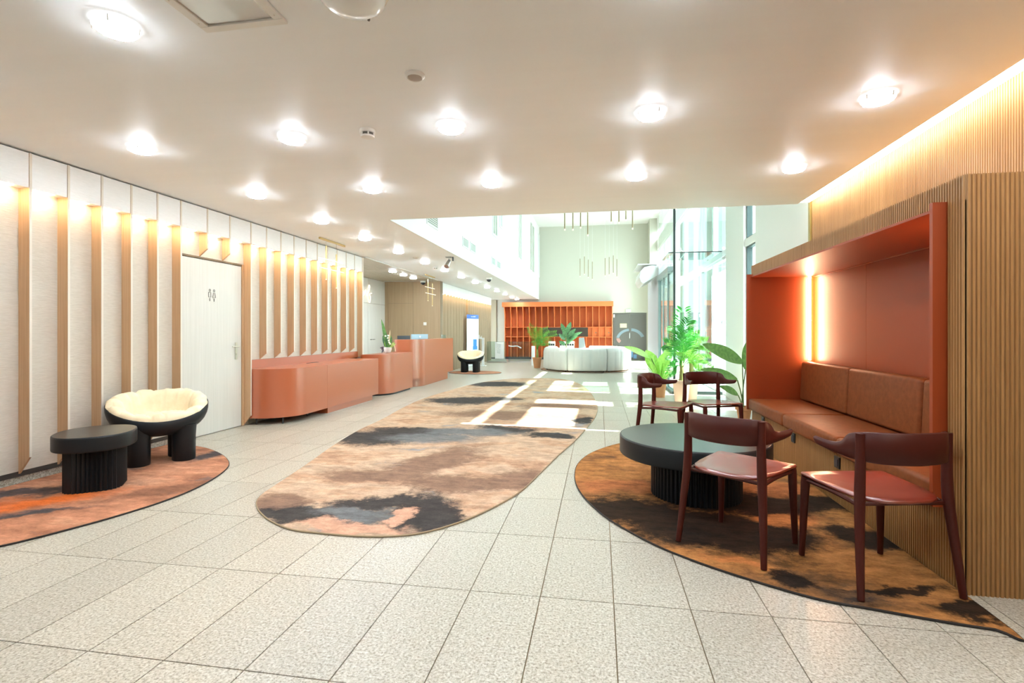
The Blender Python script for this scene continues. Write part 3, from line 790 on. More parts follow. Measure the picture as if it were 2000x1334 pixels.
b = MB(); b.box(FXF, 2.36, BY0 + 0.12, BY0 + 0.145, 0.37, BZ - 0.10); b.build('niche_side', M['rust'], bt)
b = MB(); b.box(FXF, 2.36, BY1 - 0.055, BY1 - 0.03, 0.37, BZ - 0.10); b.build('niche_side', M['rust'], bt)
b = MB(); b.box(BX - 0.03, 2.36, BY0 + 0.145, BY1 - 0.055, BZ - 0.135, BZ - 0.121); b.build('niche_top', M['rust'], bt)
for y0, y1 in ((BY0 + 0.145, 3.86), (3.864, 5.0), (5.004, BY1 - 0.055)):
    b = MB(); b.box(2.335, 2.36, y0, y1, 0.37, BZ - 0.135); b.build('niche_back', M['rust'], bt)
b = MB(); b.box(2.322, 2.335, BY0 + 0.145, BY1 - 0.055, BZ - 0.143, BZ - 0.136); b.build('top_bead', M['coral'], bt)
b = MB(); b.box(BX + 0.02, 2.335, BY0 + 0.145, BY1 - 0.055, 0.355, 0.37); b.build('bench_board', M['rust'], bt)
for y0 in (BY1 - 0.055 - 0.05, BY0 + 0.145 + 0.03):
    b = MB(); b.box(2.262, 2.282, y0, y0 + 0.02, 0.93, BZ - 0.137); b.build('led_strip', M['led_booth'], bt)
# cushions
def cushion(x0, x1, y0, y1, z0, z1, lab, lean=0.0):
    m = MB(); nx = 8
    o = m.box(x0, x1, y0, y1, z0, z1).build('cushion', M['leather'], None, smooth=True, angle=180)
    md = o.modifiers.new('bevel', 'BEVEL'); md.width = 0.028; md.segments = 4
    me = o.data
    if lean:
        for v in me.vertices:
            if v.co.z > (z0 + z1) / 2: v.co.x += lean
    return tag(o, lab, 'cushion', None)
jy = [2.89, 3.955, 5.02, 6.10]
for k in range(3):
    w = ('nearest', 'middle', 'farthest')[k]
    o = cushion(1.645, 2.20, jy[k] + 0.004, jy[k + 1] - 0.004, 0.371, 0.495, w + ' tan leather seat cushion on the booth bench'); o['group'] = 'booth seat cushions'
    o = cushion(2.175, 2.30, jy[k] + 0.006, jy[k + 1] - 0.006, 0.497, 0.915, w + ' upright tan leather back cushion in the booth', 0.02); o['group'] = 'booth back cushions'
for k, (px, py, lab) in enumerate(((1491, 822, 'black power socket low on the bench nearest the potted plants'), (1550, 855, 'middle black power socket on the bench front'), (1636, 903, 'black power socket on the bench beside the red chair seat'))):
    p_ = at(px, py, x=BX - 0.01)
    t = thing('power_socket', lab, 'socket', (BX - 0.007, p_.y, p_.z), group='bench power sockets')
    b = MB(); b.box(BX - 0.019, BX - 0.0075, p_.y - 0.04, p_.y + 0.04, p_.z - 0.042, p_.z + 0.042); b.build('plate', M['plug'], t, bevel=0.004)
    b = MB(); b.box(BX - 0.023, BX - 0.019, p_.y - 0.024, p_.y + 0.024, p_.z - 0.026, p_.z + 0.026); b.build('insert', M['monitor_dk'], t, bevel=0.003)

# ------------------------------------------------------------------ rugs
def rug(name, pts, mat, bind, label, n=6, smooth=True):
    P = loop2(pts, n) if smooth else pts
    m = MB(); m.prism(P, 0.0, 0.012)
    o = tag(m.build(name, mat), label, 'rug')
    t = MB(); t.tube([(x, y, 0.0062) for x, y in P], 0.0061, 6, True)
    t.build('binding', bind, o, smooth=True)
    return o
mid = [(501.6, 986), (508.8, 968), (544.8, 943), (598.8, 907), (652.8, 869), (703, 839), (746, 819), (786, 797), (825.6, 779), (876, 763), (930, 749), (984, 741), (1038, 738.7), (1092, 739.8), (1128, 748), (1149.6, 763), (1162, 781), (1167, 797), (1162, 815), (1146, 835), (1121, 862), (1092, 887), (1056, 922), (1020, 956), (984, 979), (930, 1006), (876, 1026), (822, 1040), (768, 1046), (696, 1046), (624, 1040), (570, 1033), (534, 1019), (512, 1003)]
rug('rug', [tuple(at(x, y, z=0.01)[:2]) for x, y in mid], M['rug_mid'], M['bind_tan'], 'large elongated rug with peach, brown and charcoal cloud pattern along the lobby', 3)
rp = [(1.681, 2.426), (1.618, 2.426), (1.474, 2.449), (1.329, 2.482), (1.177, 2.519), (1.016, 2.558), (0.855, 2.64), (0.695, 2.74), (0.569, 2.83), (0.46, 2.92), (0.339, 3.038), (0.212, 3.2), (0.068, 3.42), (-0.03, 3.632), (-0.117, 3.879), (-0.179, 4.156), (-0.205, 4.454), (-0.194, 4.80), (-0.11, 5.177), (0.04, 5.5), (0.24, 5.78), (0.5, 6.0), (0.85, 6.18), (1.25, 6.28), (1.62, 6.32), (1.68, 6.30), (1.685, 5.6), (1.685, 4.5), (1.685, 3.4)]
rug('rug', rp, M['rug_right'], M['bind_dark'], 'half oval rug with orange and black pattern under the coffee table at the booth', 4)
lp = [(-4.62, 4.93), (-4.296, 4.865), (-4.063, 4.781), (-3.744, 4.584), (-3.461, 4.333), (-3.30, 4.1), (-3.18, 3.779), (-3.125, 3.493), (-3.125, 3.261), (-3.149, 3.081), (-3.20, 2.87), (-3.254, 2.713), (-3.32, 2.55), (-3.42, 2.38), (-3.7, 2.1), (-4.1, 1.88), (-4.62, 1.8), (-4.63, 2.8), (-4.63, 3.9)]
rug('rug', lp, M['rug_left'], M['bind_dark'], 'coral half oval rug under the side table and cream padded armchair by the wall', 4)
ex = [(-3.7 + 0.80 * math.cos(a), 15.1 + 0.62 * math.sin(a)) for a in [i / 28 * 2 * math.pi for i in range(28)]]
rug('rug', ex, M['rug_left'], M['bind_dark'], 'small oval rug under the far armchair beside the reception desk', smooth=False)
ex = [(-0.40 + 1.50 * math.cos(a), 17.0 + 1.50 * math.sin(a)) for a in [i / 40 * 2 * math.pi for i in range(40)]]
rug('rug', ex, M['rug_mid'], M['bind_dark'], 'round rug showing around the curved pale sofa', smooth=False)

# ------------------------------------------------------------------ dining chairs
def make_chair(label):
    t = thing('chair', label, 'chair', group='oxblood chairs around the coffee table', local=True)
    m = MB()
    out = [(-0.235, 0.228), (-0.225, 0.242), (0.0, 0.246), (0.225, 0.242), (0.235, 0.228), (0.228, 0.10), (0.215, -0.05), (0.198, -0.135), (0.165, -0.188), (0.10, -0.222), (0.0, -0.232), (-0.10, -0.222), (-0.165, -0.188), (-0.198, -0.135), (-0.215, -0.05), (-0.228, 0.10)]
    rs = []
    for sc_, z in ((0.985, 0.436), (1.0, 0.441), (1.0, 0.447), (0.985, 0.4515), (0.8, 0.449), (0.5, 0.444), (0.2, 0.441)):
        rs.append([(x * sc_, y * sc_, z + (0.006 * (y / 0.24) if sc_ > 0.9 else 0)) for x, y in out])
    m.rings(rs); m.build('seat', M['chair_seat'], t, smooth=True, angle=55)
    for s in (-1, 1):
        m = MB(); P = ctrl([(s * 0.243, -0.238, 0.0), (s * 0.229, -0.212, 0.22), (s * 0.214, -0.190, 0.44), (s * 0.209, -0.188, 0.60), (s * 0.210, -0.190, 0.735), (s * 0.210, -0.190, 0.75)], 4)
        rr = [0.0155 + 0.0085 * min(1, p.z / 0.44) - 0.003 * max(0, (p.z - 0.5) / 0.25) for p in P]; rr[-1] = 0.010
        m.tube(P, rr, 10); m.build('leg', M['chair'], t, smooth=True)
        m = MB(); P = ctrl([(s * 0.222, 0.240, 0.0), (s * 0.216, 0.232, 0.22), (s * 0.212, 0.224, 0.40), (s * 0.21, 0.22, 0.436)], 4)
        m.tube(P, [0.0145 + 0.009 * min(1, p.z / 0.40) for p in P], 10); m.build('leg', M['chair'], t, smooth=True)
        m = MB(); m.tube(ctrl([(s * 0.212, -0.188, 0.415), (s * 0.212, 0.0, 0.424), (s * 0.211, 0.22, 0.418)], 4), 0.012, 8); m.build('rail', M['chair'], t, smooth=True)
    m = MB(); m.tube(ctrl([(-0.205, -0.18, 0.42), (-0.1, -0.2, 0.427), (0.1, -0.2, 0.427), (0.205, -0.18, 0.42)], 4), 0.01, 8); m.build('rail', M['chair'], t, smooth=True)
    m = MB(); m.tube([(-0.205, 0.215, 0.425), (0.205, 0.215, 0.425)], 0.01, 8); m.build('rail', M['chair'], t, smooth=True)
    # wrap round backrest with short arms: x, y, z bottom, z top
    half = [(0.0, -0.262, 0.618, 0.762), (0.10, -0.250, 0.619, 0.762), (0.17, -0.222, 0.622, 0.761), (0.212, -0.172, 0.626, 0.752), (0.226, -0.132, 0.628, 0.738), (0.235, -0.100, 0.633, 0.700), (0.244, -0.055, 0.638, 0.685), (0.254, 0.0, 0.645, 0.686), (0.262, 0.045, 0.655, 0.689), (0.264, 0.060, 0.672, 0.690)]
    st = [(-x, y, a, b_) for x, y, a, b_ in half[::-1]] + half[1:]
    A = ctrl([(x, y, a) for x, y, a, _ in st], 4); B = ctrl([(x, y, b_) for x, y, _, b_ in st], 4)
    rs = []
    for i, (p, q) in enumerate(zip(A, B)):
        tn = A[min(i + 1, len(A) - 1)] - A[max(i - 1, 0)]; tn.z = 0; tn.normalize()
        nr = Vector((tn.y, -tn.x, 0)) * 0.0095
        mid_ = (p + q) / 2; h = (q.z - p.z)
        rs.append([p + Vector((0, 0, 0.003)) + nr, p - Vector((0, 0, 0.003)) , p + Vector((0, 0, 0.003)) - nr, mid_ - nr * 1.25, q - Vector((0, 0, 0.004)) - nr, q + Vector((0, 0, 0.002)), q - Vector((0, 0, 0.004)) + nr, mid_ + nr * 1.25])
    m.v, m.f, m.mi = [], [], []
    m.rings(rs); m.build('backrest', M['chair'], t, smooth=True, angle=70)
    return t
chairs = [((0.797, 3.153), 51, 'oxblood chair with a seat catching pale light, backed to the camera at the coffee table'),
          ((1.365, 2.85), 102, 'nearest oxblood chair with a bright red seat, beside the reeded booth end'),
          ((0.694, 5.72), -25, 'far oxblood chair in side view left of the palm pot, behind the coffee table'),
          ((1.227, 5.98), -69, 'far oxblood chair facing the camera next to the booth bench end')]
ch0 = None
for (x, y), hd_, lab in chairs:
    if ch0 is None: ch0 = o = make_chair(lab)
    else: o = copy_tree(ch0); o['label'] = lab
    o.location = (x, y, 0.0155); o.rotation_euler = (0, 0, R(hd_ - 90))

# ------------------------------------------------------------------ coffee table
tx, ty = 0.70, 4.05
t = thing('coffee_table', 'low round black coffee table with thick top and fluted drum base', 'coffee table', (tx, ty, 0.0125))
b = MB(); b.lathe([(0.52, 0.316), (0.537, 0.319), (0.542, 0.327), (0.542, 0.441), (0.538, 0.449), (0.53, 0.452)], (tx, ty), 64, 1.0, 1.03, True, False); b.cur = 1; b.lathe([(0.53, 0.452), (0.02, 0.4521)], (tx, ty), 64, 1.0, 1.03, False, True); b.build('table_top', [M['blackshell'], M['blacktop']], t, smooth=True, angle=50)
def flutes(cx, cy, r, z0, z1, n, depth, sx=1.0, sy=1.0, a0=0, a1=360):
    rs = []
    pts = []
    for i in range(n * 4):
        a = R(a0) + R(a1 - a0) * i / (n * 4)
        k = i % 4
        rr = r + (depth if k in (1, 2) else -depth * 0.2)
        pts.append((cx + rr * sx * math.cos(a), cy + rr * sy * math.sin(a)))
    m = MB(); m.prism(pts, z0, z1); return m
flutes(tx + 0.02, ty, 0.315, 0.0125, 0.316, 60, 0.011).build('fluted_base', M['blackshell'], t, smooth=True, angle=50)

# ------------------------------------------------------------------ side table on the left rug
sx_, sy_ = -3.945, 3.46
t = thing('side_table', 'black oval side table with corrugated base beside the armchair', 'side table', (sx_, sy_, 0.0125))
def oval(cx, cy, a, bb, rot, n=56, ex=2.3):
    out = []
    for i in range(n):
        th_ = 2 * math.pi * i / n; c_, s_ = math.cos(th_), math.sin(th_)
        u = a * math.copysign(abs(c_) ** (2 / ex), c_); v = bb * math.copysign(abs(s_) ** (2 / ex), s_)
        out.append((cx + u * math.cos(rot) - v * math.sin(rot), cy + u * math.sin(rot) + v * math.cos(rot)))
    return out
rot = R(125)
b = MB(); rs = []
for sc_, z in ((0.97, 0.336), (0.992, 0.339), (1.0, 0.347), (1.0, 0.438), (0.992, 0.448), (0.975, 0.451)):
    rs.append([(x, y, z) for x, y in oval(sx_, sy_, 0.295 * sc_, 0.262 * sc_, rot)])
b.rings(rs, True, True, False); b.cur = 1; b.rings([rs[-1], [(x, y, 0.4512) for x, y in oval(sx_, sy_, 0.02, 0.018, rot)]], True, False, True); b.build('table_top', [M['blackshell'], M['blacktop']], t, smooth=True, angle=50)
pts = []
n = 168
for i in range(n):
    th_ = 2 * math.pi * i / n
    r0 = 0.195 + 0.016 * math.cos(4 * th_ + 0.6)
    a = math.atan2(math.sin(th_ - R(-45)), math.cos(th_ - R(-45)))
    r0 += 0.008 * math.sin(th_ * 42) * (1.0 if -1.6 < a < 2.2 else 0.15)
    pts.append((sx_ + r0 * math.cos(th_), sy_ + r0 * math.sin(th_)))
b = MB(); b.prism(pts, 0.0125, 0.34); b.build('corrugated_base', M['blackshell'], t, smooth=True, angle=50)

# ------------------------------------------------------------------ padded bowl armchairs
def make_bowl_chair(label):
    t = thing('armchair', label, 'armchair', group='black bowl armchairs with cream pads', local=True)
    A_, B_, Z0 = 0.415, 0.30, 0.235
    n = 56
    def zr(ph): return 0.515 - 0.105 * math.sin(ph) + 0.02 * math.cos(2 * ph)
    def ringo(s, off):
        out = []
        for i in range(n):
            ph = 2 * math.pi * i / n
            r_ = math.sin(s * math.pi / 2) ** 0.85
            h = 1 - math.cos(s * math.pi / 2) ** 0.9
            lean = -0.05 * h
            out.append(((A_ - off) * r_ * math.cos(ph), (B_ - off) * r_ * math.sin(ph) + lean, Z0 + off + (zr(ph) - Z0 - off) * h))
        return out
    m = MB()
    ss = [0.12, 0.3, 0.45, 0.6, 0.72, 0.83, 0.92, 1.0]
    rs = [ringo(s, 0.0) for s in ss]
    lip = [(x * 0.985, y * 0.985, z + 0.008) for x, y, z in rs[-1]]
    rs.append(lip)
    rs += [ringo(s, 0.035) for s in ss[::-1]]
    m.rings(rs); m.build('shell', M['blackshell'], t, smooth=True, angle=80)
    for sx2 in (-1, 1):
        for sy2 in (-1, 1):
            m = MB(); cx, cy = sx2 * 0.18, sy2 * 0.118 - 0.005
            m.lathe([(0.094, 0.0), (0.098, 0.006), (0.099, 0.22), (0.104, 0.30), (0.108, 0.34)], (cx, cy), 28); m.build('leg', M['blackshell'], t, smooth=True, angle=60)
    # pad: seat, walls, puffed rim
    m = MB(); rs = []
    n2 = 120
    keys = [(0.0, 0), (0.2, 0), (0.40, 0), (0.55, 0), (0.63, -1), (0.66, 0.12), (0.68, 0.45), (0.72, 0.80), (0.79, 1.0), (0.87, 1.07), (0.95, 1.03), (1.005, 0.85), (1.02, 0.6), (1.0, 0.4), (0.97, 0.3)]
    for ki, (rr, bl) in enumerate(keys):
        ring = []
        for i in range(n2):
            ph = 2 * math.pi * i / n2
            rim = zr(ph)
            seat = 0.452
            lo, hi = 0.42, max(rim + 0.04, 0.465)
            if bl == 0: z = seat - 0.01 * rr
            elif bl < 0: z = 0.415
            elif ki < 11: z = lo + (hi - lo) * bl
            else: z = rim - 0.06 + 0.10 * bl
            w1 = mnoise.noise(Vector((math.cos(ph) * 3.1, math.sin(ph) * 3.1, ki * 0.25)))
            w2 = mnoise.noise(Vector((math.cos(ph) * 5, math.sin(ph) * 5, ki * 0.8 + 7)))
            pl_ = -abs(math.sin(ph * 6.5 + 2.2 * w1)) ** 22
            amp = min(1.0, rr * 1.4) if bl <= 0 else 1.0
            z2 = z + amp * (0.009 * w1 + 0.009 * w2) + 0.030 * pl_ * (rr > 0.3) * (rr < 1.0)
            k_ = rr * 0.965 * (1 + 0.010 * w2 * (bl > 0) + 0.012 * pl_ * (rr > 0.9))
            lean = -0.05 * min(1, max(0, (z2 - Z0) / (rim - Z0)))
            ring.append((A_ * k_ * math.cos(ph), B_ * k_ * math.sin(ph) + lean, z2))
        rs.append(ring)
    rs[0] = [(0.02 * math.cos(2 * math.pi * i / n2), 0.02 * math.sin(2 * math.pi * i / n2) - 0.03, 0.452) for i in range(n2)]
    m.rings(rs, True, True, False); m.build('pad', M['cushion'], t, smooth=True, angle=180)
    return t
ac = make_bowl_chair('cream padded black bowl armchair beside the restroom door on the coral rug')
ac.location = (-4.15, 4.27, 0.0125); ac.rotation_euler = (0, 0, R(-39 - 90))
o = copy_tree(ac); o['label'] = 'cream padded black bowl armchair facing the camera past the reception desk'
o.location = (-3.87, 15.2, 0.0125); o.rotation_euler = (0, 0, R(-90 - 90 + 6))

# ------------------------------------------------------------------ coral counters
def rounded(x0, x1, y0, y1, r, n=18):
    """x1 front; the near front corner (x1, y0) is rounded"""
    p = [(x0, y0), (x1 - r, y0)]
    for i in range(1, n + 1):
        a = -math.pi / 2 + math.pi / 2 * i / n
        p.append((x1 - r + r * math.cos(a), y0 + r + r * math.sin(a)))
    return p + [(x1, y1), (x0, y1)]
t = thing('sideboard', 'low coral counter with one rounded end fixed under the finned wall', 'counter', (-4.3, 7.5, 0))
X1 = -4.045
b = MB(); P = rounded(XL + 0.004, X1, 6.125, 7.155, 0.5); b.prism(P, 0.088, 0.742); b.build('body', M['coral'], t, smooth=True, angle=30)
b = MB(); b.box(XL + 0.004, X1, 7.158, 8.97, 0.088, 0.742); b.build('body', M['coral'], t, bevel=0.002)
b = MB(); b.box(XL + 0.004, X1 - 0.03, 7.22, 8.78, 0.0, 0.088); b.build('plinth', M['coral'], t)
for lx, ly in ((-4.518, 6.181), (-4.211, 6.30), (-4.25, 6.95)):
    b = MB(); b.tube([(lx, ly, 0), (lx, ly, 0.09)], 0.011, 8); b.build('leg', M['black'], t)
b = MB(); b.box(XL + 0.002, XL + 0.016, 6.13, 9.335, 0.742, 0.858); b.build('backsplash', M['coral'], t)
pp = at(595, 709, z=0.743)
b = MB(); b.box(-4.56, -4.52, pp.y - 0.05, pp.y + 0.25, 0.742, 0.746); b.build('cable_slot', M['black'], t)
t = thing('reception_desk', 'short coral reception desk with rounded end holding the potted arrangement', 'desk', (-4.3, 9.9, 0))
b = MB(); P = rounded(-4.51, -4.0, 9.20, 10.62, 0.48); b.prism(P, 0.035, 0.80); b.build('body', M['coral'], t, smooth=True, angle=30)
b = MB(); P = rounded(-4.5, -4.03, 9.24, 10.55, 0.46); b.prism(P, 0.0, 0.035); b.build('plinth', M['black'], t)
t = thing('reception_desk', 'tall coral reception desk with a rounded corner and monitors behind', 'desk', (-4.3, 12, 0))
X1 = -3.91
b = MB(); P = rounded(-4.75, X1, 10.66, 13.44, 0.52); b.prism(P, 0.185, 0.76); b.build('body', M['coral'], t, smooth=True, angle=30)
outer = rounded(-4.75, X1, 10.66, 13.44, 0.52); inner = rounded(-4.72, X1 - 0.22, 10.90, 13.40, 0.34)
wall_ = outer[1:-1] + inner[1:-1][::-1]
b = MB(); b.prism(wall_, 0.76, 1.068); b.build('counter_screen', M['coral'], t, smooth=True, angle=30)
b = MB(); P = rounded(-4.7, X1 - 0.06, 10.84, 13.14, 0.5); b.prism(P, 0.0, 0.185); b.build('plinth', M['coral'], t, smooth=True, angle=30)
# monitors and things on the desk
def monitor(label, c, w, h, rz, back):
    t = thing('monitor', label, 'monitor', (c[0], c[1], 0.7605), rz, local=True)
    m = MB(); m.box(-w / 2, w / 2, -0.012, 0.012, 0.12, 0.12 + h); m.build('screen', back, t, bevel=0.004)
    m = MB(); m.box(-0.03, 0.03, -0.03, -0.012, 0.01, 0.25); m.build('stand', M['monitor_dk'], t)
    m = MB(); m.box(-0.1, 0.1, -0.09, 0.09, 0.0, 0.01); m.build('foot', M['monitor_dk'], t)
    return t
q = at(831, 658, x=-4.3)
mo = monitor('silver blue monitor back with a small round emblem on the tall desk', (-4.32, 11.95), 0.52, 0.30, R(60), M['screen_back'])
b = MB(); b.tube([(0, 0.012, 0.36), (0, 0.0165, 0.36)], 0.025, 12); b.build('emblem', M['banner'], mo)
b = MB(); b.tube([(0, -0.0165, 0.36), (0, -0.012, 0.36)], 0.025, 12); b.build('emblem', M['banner'], mo)
monitor('dark monitor turned sideways at the rounded corner of the tall desk', (-4.45, 11.25), 0.46, 0.27, R(75), M['monitor_dk'])
t = thing('card_holder', 'small clear card holder standing on the end of the tall desk', 'card holder', (-4.02, 12.95, 1.0685))
b = MB(); b.box(-4.08, -3.96, 12.9, 13.0, 1.0685, 1.08); b.build('base', M['frost'], t)
b = MB(); b.box(-4.08, -3.96, 12.93, 12.94, 1.08, 1.16); b.build('plate', M['frost'], t)

# ------------------------------------------------------------------ plants
def blade(m, base, tip, w, up, droop=0.1, n=10, fold=0.15, shape=None):
    base, tip = Vector(base), Vector(tip); d = tip - base; ln = d.length
    side = d.cross(Vector(up)).normalized(); nrm = side.cross(d).normalized()
    vs_, fs_ = [], []
    for i in range(n + 1):
        s_ = i / n
        ww = w * (shape(s_) if shape else math.sin(math.pi * min(1, s_ * 0.93 + 0.05)) ** 0.75)
        c = base + d * s_ + nrm * (-droop * ln * (s_ * s_) + droop * ln * s_ * 0.6)
        vs_ += [c - side * ww + nrm * ww * fold, c, c + side * ww + nrm * ww * fold]
    for i in range(n):
        a = i * 3
        fs_ += [(a, a + 1, a + 4, a + 3), (a + 1, a + 2, a + 5, a + 4)]
    m.add(vs_, fs_)
def pot(m, cx, cy, z0, r0, r1, h, rim=0.02):
    m.lathe([(r0, z0), (r1, z0 + h - 0.05), (r1 + rim, z0 + h - 0.045), (r1 + rim, z0 + h), (r1 - 0.012, z0 + h), (r1 - 0.02, z0 + h - 0.03)], (cx, cy), 28)
def frond(base, tip, bow, width, nl, mat, parent, droop=0.06):
    base, tip = Vector(base), Vector(tip); bow = Vector(bow)
    P = ctrl([base, base * 0.62 + tip * 0.38 + bow * 0.8, base * 0.3 + tip * 0.7 + bow * 0.75, tip], 8)
    m = MB(); m.tube(P[::2], [0.007 * (1 - 0.8 * i / len(P[::2])) for i in range(len(P[::2]))], 4)
    for i in range(nl):
        s_ = 0.22 + 0.78 * i / (nl - 1)
        k = min(len(P) - 2, int(s_ * (len(P) - 1))); fr = s_ * (len(P) - 1) - k
        c = P[k].lerp(P[k + 1], fr); tn = (P[k + 1] - P[k]).normalized()
        sd = tn.cross(Vector((0.15, -1, 0.2))).normalized()
        ln = width * (math.sin(math.pi * (0.15 + 0.85 * (1 - s_) * 0.9 + 0.05)) ** 0.6) * (1 - 0.35 * s_)
        for s2 in (-1, 1):
            d = (sd * s2 * 0.80 + tn * 0.60 + Vector((0, random.uniform(-0.25, 0.25), random.uniform(-0.12, 0.05)))).normalized() * ln
            w2 = tn * 0.0065
            e = c + d - Vector((0, 0, droop * ln))
            mid2 = c + d * 0.5 + Vector((0, 0, 0.02 * ln))
            m.add([c, mid2 + w2, e, mid2 - w2], [(0, 1, 2, 3)])
    return m.build('frond', mat, parent)
# tall palm by the vestibule
def palm(label, cx, cy, spec, potm, z_pot=0.38, r=0.13, trunk=True, d=None):
    t = thing('potted_palm', label, 'potted plant', (cx, cy, 0.0005))
    m = MB(); pot(m, cx, cy, 0.0005, r * 0.72, r, z_pot); m.build('pot', potm, t, smooth=True, angle=40)
    m = MB(); m.lathe([(r * 0.9, z_pot - 0.03), (0.01, z_pot - 0.02)], (cx, cy), 16); m.build('soil', M['soil'], t)
    if trunk:
        m = MB(); m.tube(ctrl([(cx, cy, z_pot - 0.05), (cx + 0.01, cy, z_pot + 0.12), (cx, cy, z_pot + 0.3)], 4), [0.045, 0.043, 0.042, 0.04, 0.038, 0.036, 0.034, 0.03, 0.02], 10); m.build('trunk', M['trunk'], t, smooth=True)
    for (bz, tp, bow, w, nl, mt) in spec:
        frond((cx + random.uniform(-0.02, 0.02), cy + random.uniform(-0.02, 0.02), bz), tp, bow, w, nl, M[mt], t)
    return t
cx, cy = 1.36, 8.95
D1 = 8.6
T = lambda px, py, dd=0.0: at(px, py, d=D1 + dd)
spec = []
for px, py, dd, w, mt in ((1334, 604, 0.0, 0.30, 'palm'), (1318, 640, 0.2, 0.28, 'palm'), (1346, 628, -0.15, 0.28, 'palm'), (1300, 672, 0.1, 0.26, 'palm'), (1366, 655, 0.1, 0.28, 'palm_y'), (1380, 668, -0.1, 0.24, 'palm_y'), (1308, 705, -0.2, 0.22, 'palm'), (1384, 690, 0.1, 0.22, 'palm_y'), (1372, 712, -0.25, 0.22, 'palm_y'), (1306, 730, 0.2, 0.18, 'palm'), (1352, 650, -0.3, 0.28, 'palm'), (1326, 660, -0.3, 0.28, 'palm'), (1340, 690, -0.35, 0.22, 'palm_y')):
    q = T(px, py, dd); o_ = Vector((q.x - cx, q.y - cy, 0))
    spec.append((0.62, q, -o_ * 0.18 + Vector((0, 0, 0.12)), w, 46, mt))
palm('tall lush palm in a pale pot standing in front of the glass vestibule', cx, cy, spec, M['pale_pot'], 0.43, 0.135)
cx, cy = 1.60, 9.45
spec = []
for px, py, dd in ((1380, 700, 0.4), (1362, 690, 0.7), (1390, 720, 0.3), (1370, 740, 0.2), (1350, 720, 0.8)):
    q = at(px, py, d=9.1 + dd - 0.3); o_ = Vector((q.x - cx, q.y - cy, 0)); spec.append((0.55, q, -o_ * 0.2 + Vector((0, 0, 0.1)), 0.2, 34, 'palm_y'))
palm('smaller palm in a pale pot tucked behind the tall palm', cx, cy, spec, M['pale_pot'], 0.46, 0.13)
# distant palm by the sofa
cx, cy = at(1049, 690, d=17.6).x, at(1049, 690, d=17.6).y
D2 = 16.9
spec = []
for px, py, dd, w, mt in ((1033, 637, 0.0, 0.30, 'palm_y'), (1052, 640, 0.1, 0.30, 'palm'), (1070, 643, -0.1, 0.3, 'palm_y'), (1042, 660, -0.2, 0.3, 'palm_y'), (1062, 660, -0.2, 0.28, 'palm'), (1086, 650, 0.1, 0.25, 'palm_y'), (1048, 672, -0.3, 0.24, 'palm_y'), (1074, 668, 0.1, 0.25, 'palm')):
    q = at(px, py, d=D2 + dd); o_ = Vector((q.x - cx, q.y - cy, 0)); spec.append((0.6, q, -o_ * 0.2 + Vector((0, 0, 0.12)), w, 34, mt))
palm('bright green palm in a terracotta pot left of the curved sofa', cx, cy, spec, M['terracotta'], 0.36, 0.15)
# paddle leaved plants
def paddle_plant(label, cx, cy, leaves, potm, pz, pr, mt):
    t = thing('potted_plant', label, 'potted plant', (cx, cy, 0.0005))
    m = MB(); pot(m, cx, cy, 0.0005, pr * 0.75, pr, pz); m.build('pot', potm, t, smooth=True, angle=40)
    m = MB(); m.lathe([(pr * 0.9, pz - 0.03), (0.01, pz - 0.02)], (cx, cy), 16); m.build('soil', M['soil'], t)
    for (b0, tp, w, up, drp) in leaves:
        b0, tp = Vector(b0), Vector(tp)
        m = MB(); rt = Vector((cx + random.uniform(-0.04, 0.04), cy + random.uniform(-0.04, 0.04), pz - 0.03))
        m.tube(ctrl([rt, rt.lerp(b0, 0.5) + Vector((0, 0, 0.03)), b0], 5), 0.008, 6); st_ = m.build('stem', M['stem'], t, smooth=True)
        m = MB(); blade(m, b0, tp, w, up, drp, 12, 0.22); m.build('leaf', M[mt], t, smooth=True)
    return t
D3 = 7.15
S = lambda px, py, dd=0.0: at(px, py, d=D3 + dd)
lv = [(S(1450, 708), S(1376, 672, -0.25), 0.10, (0.25, -1, 0.35), 0.12), (S(1456, 722), S(1464, 664, 0.1), 0.10, (0.3, -1, 0.1), 0.06), (S(1440, 742), S(1374, 720, -0.3), 0.075, (0.2, -1, 0.5), 0.16), (S(1441, 771), S(1408, 754, -0.2), 0.055, (0.2, -1, 0.5), 0.15)]
paddle_plant('paddle leaved plant in a terracotta pot against the booth end', at(1453, 822, z=0).x, at(1453, 822, z=0).y, lv, M['terracotta'], 0.20, 0.095, 'bop')
D4 = 9.75
S = lambda px, py, dd=0.0: at(px, py, d=D4 + dd)
lv = [(S(1272, 700), S(1222, 676, -0.5), 0.075, (0, -1, 0.6), 0.1), (S(1281, 725), S(1262, 684, 0.0), 0.13, (0.4, -1, 0.2), 0.06), (S(1294, 728), S(1310, 662, 0.2), 0.11, (0.6, -0.8, 0.2), 0.05), (S(1290, 735), S(1312, 708, -0.3), 0.08, (0.3, -0.6, 0.8), 0.15), (S(1285, 738), S(1296, 690, -0.3), 0.10, (-0.6, -1, 0.3), 0.08), (S(1288, 745, 0.1), S(1306, 722, 0.4), 0.08, (0.2, -0.6, 0.8), 0.15), (S(1283, 745, -0.1), S(1270, 705, -0.4), 0.08, (0.9, -0.9, 0.3), 0.1)]
pl = paddle_plant('broad leaved light green plant behind the left far chair', 1.14, 10.05, lv, M['terracotta'], 0.34, 0.12, 'bop_l')
m = MB()
for k in range(46):
    a = random.uniform(0, 6.28); r_ = random.uniform(0.12, 0.42); h = random.uniform(0.45, 0.85)
    blade(m, (1.14 + 0.05 * math.cos(a), 10.05 + 0.05 * math.sin(a), 0.3), (1.14 + r_ * math.cos(a), 10.05 + r_ * math.sin(a), h), 0.012, (0.1, 0.1, 1), 0.2, 5)
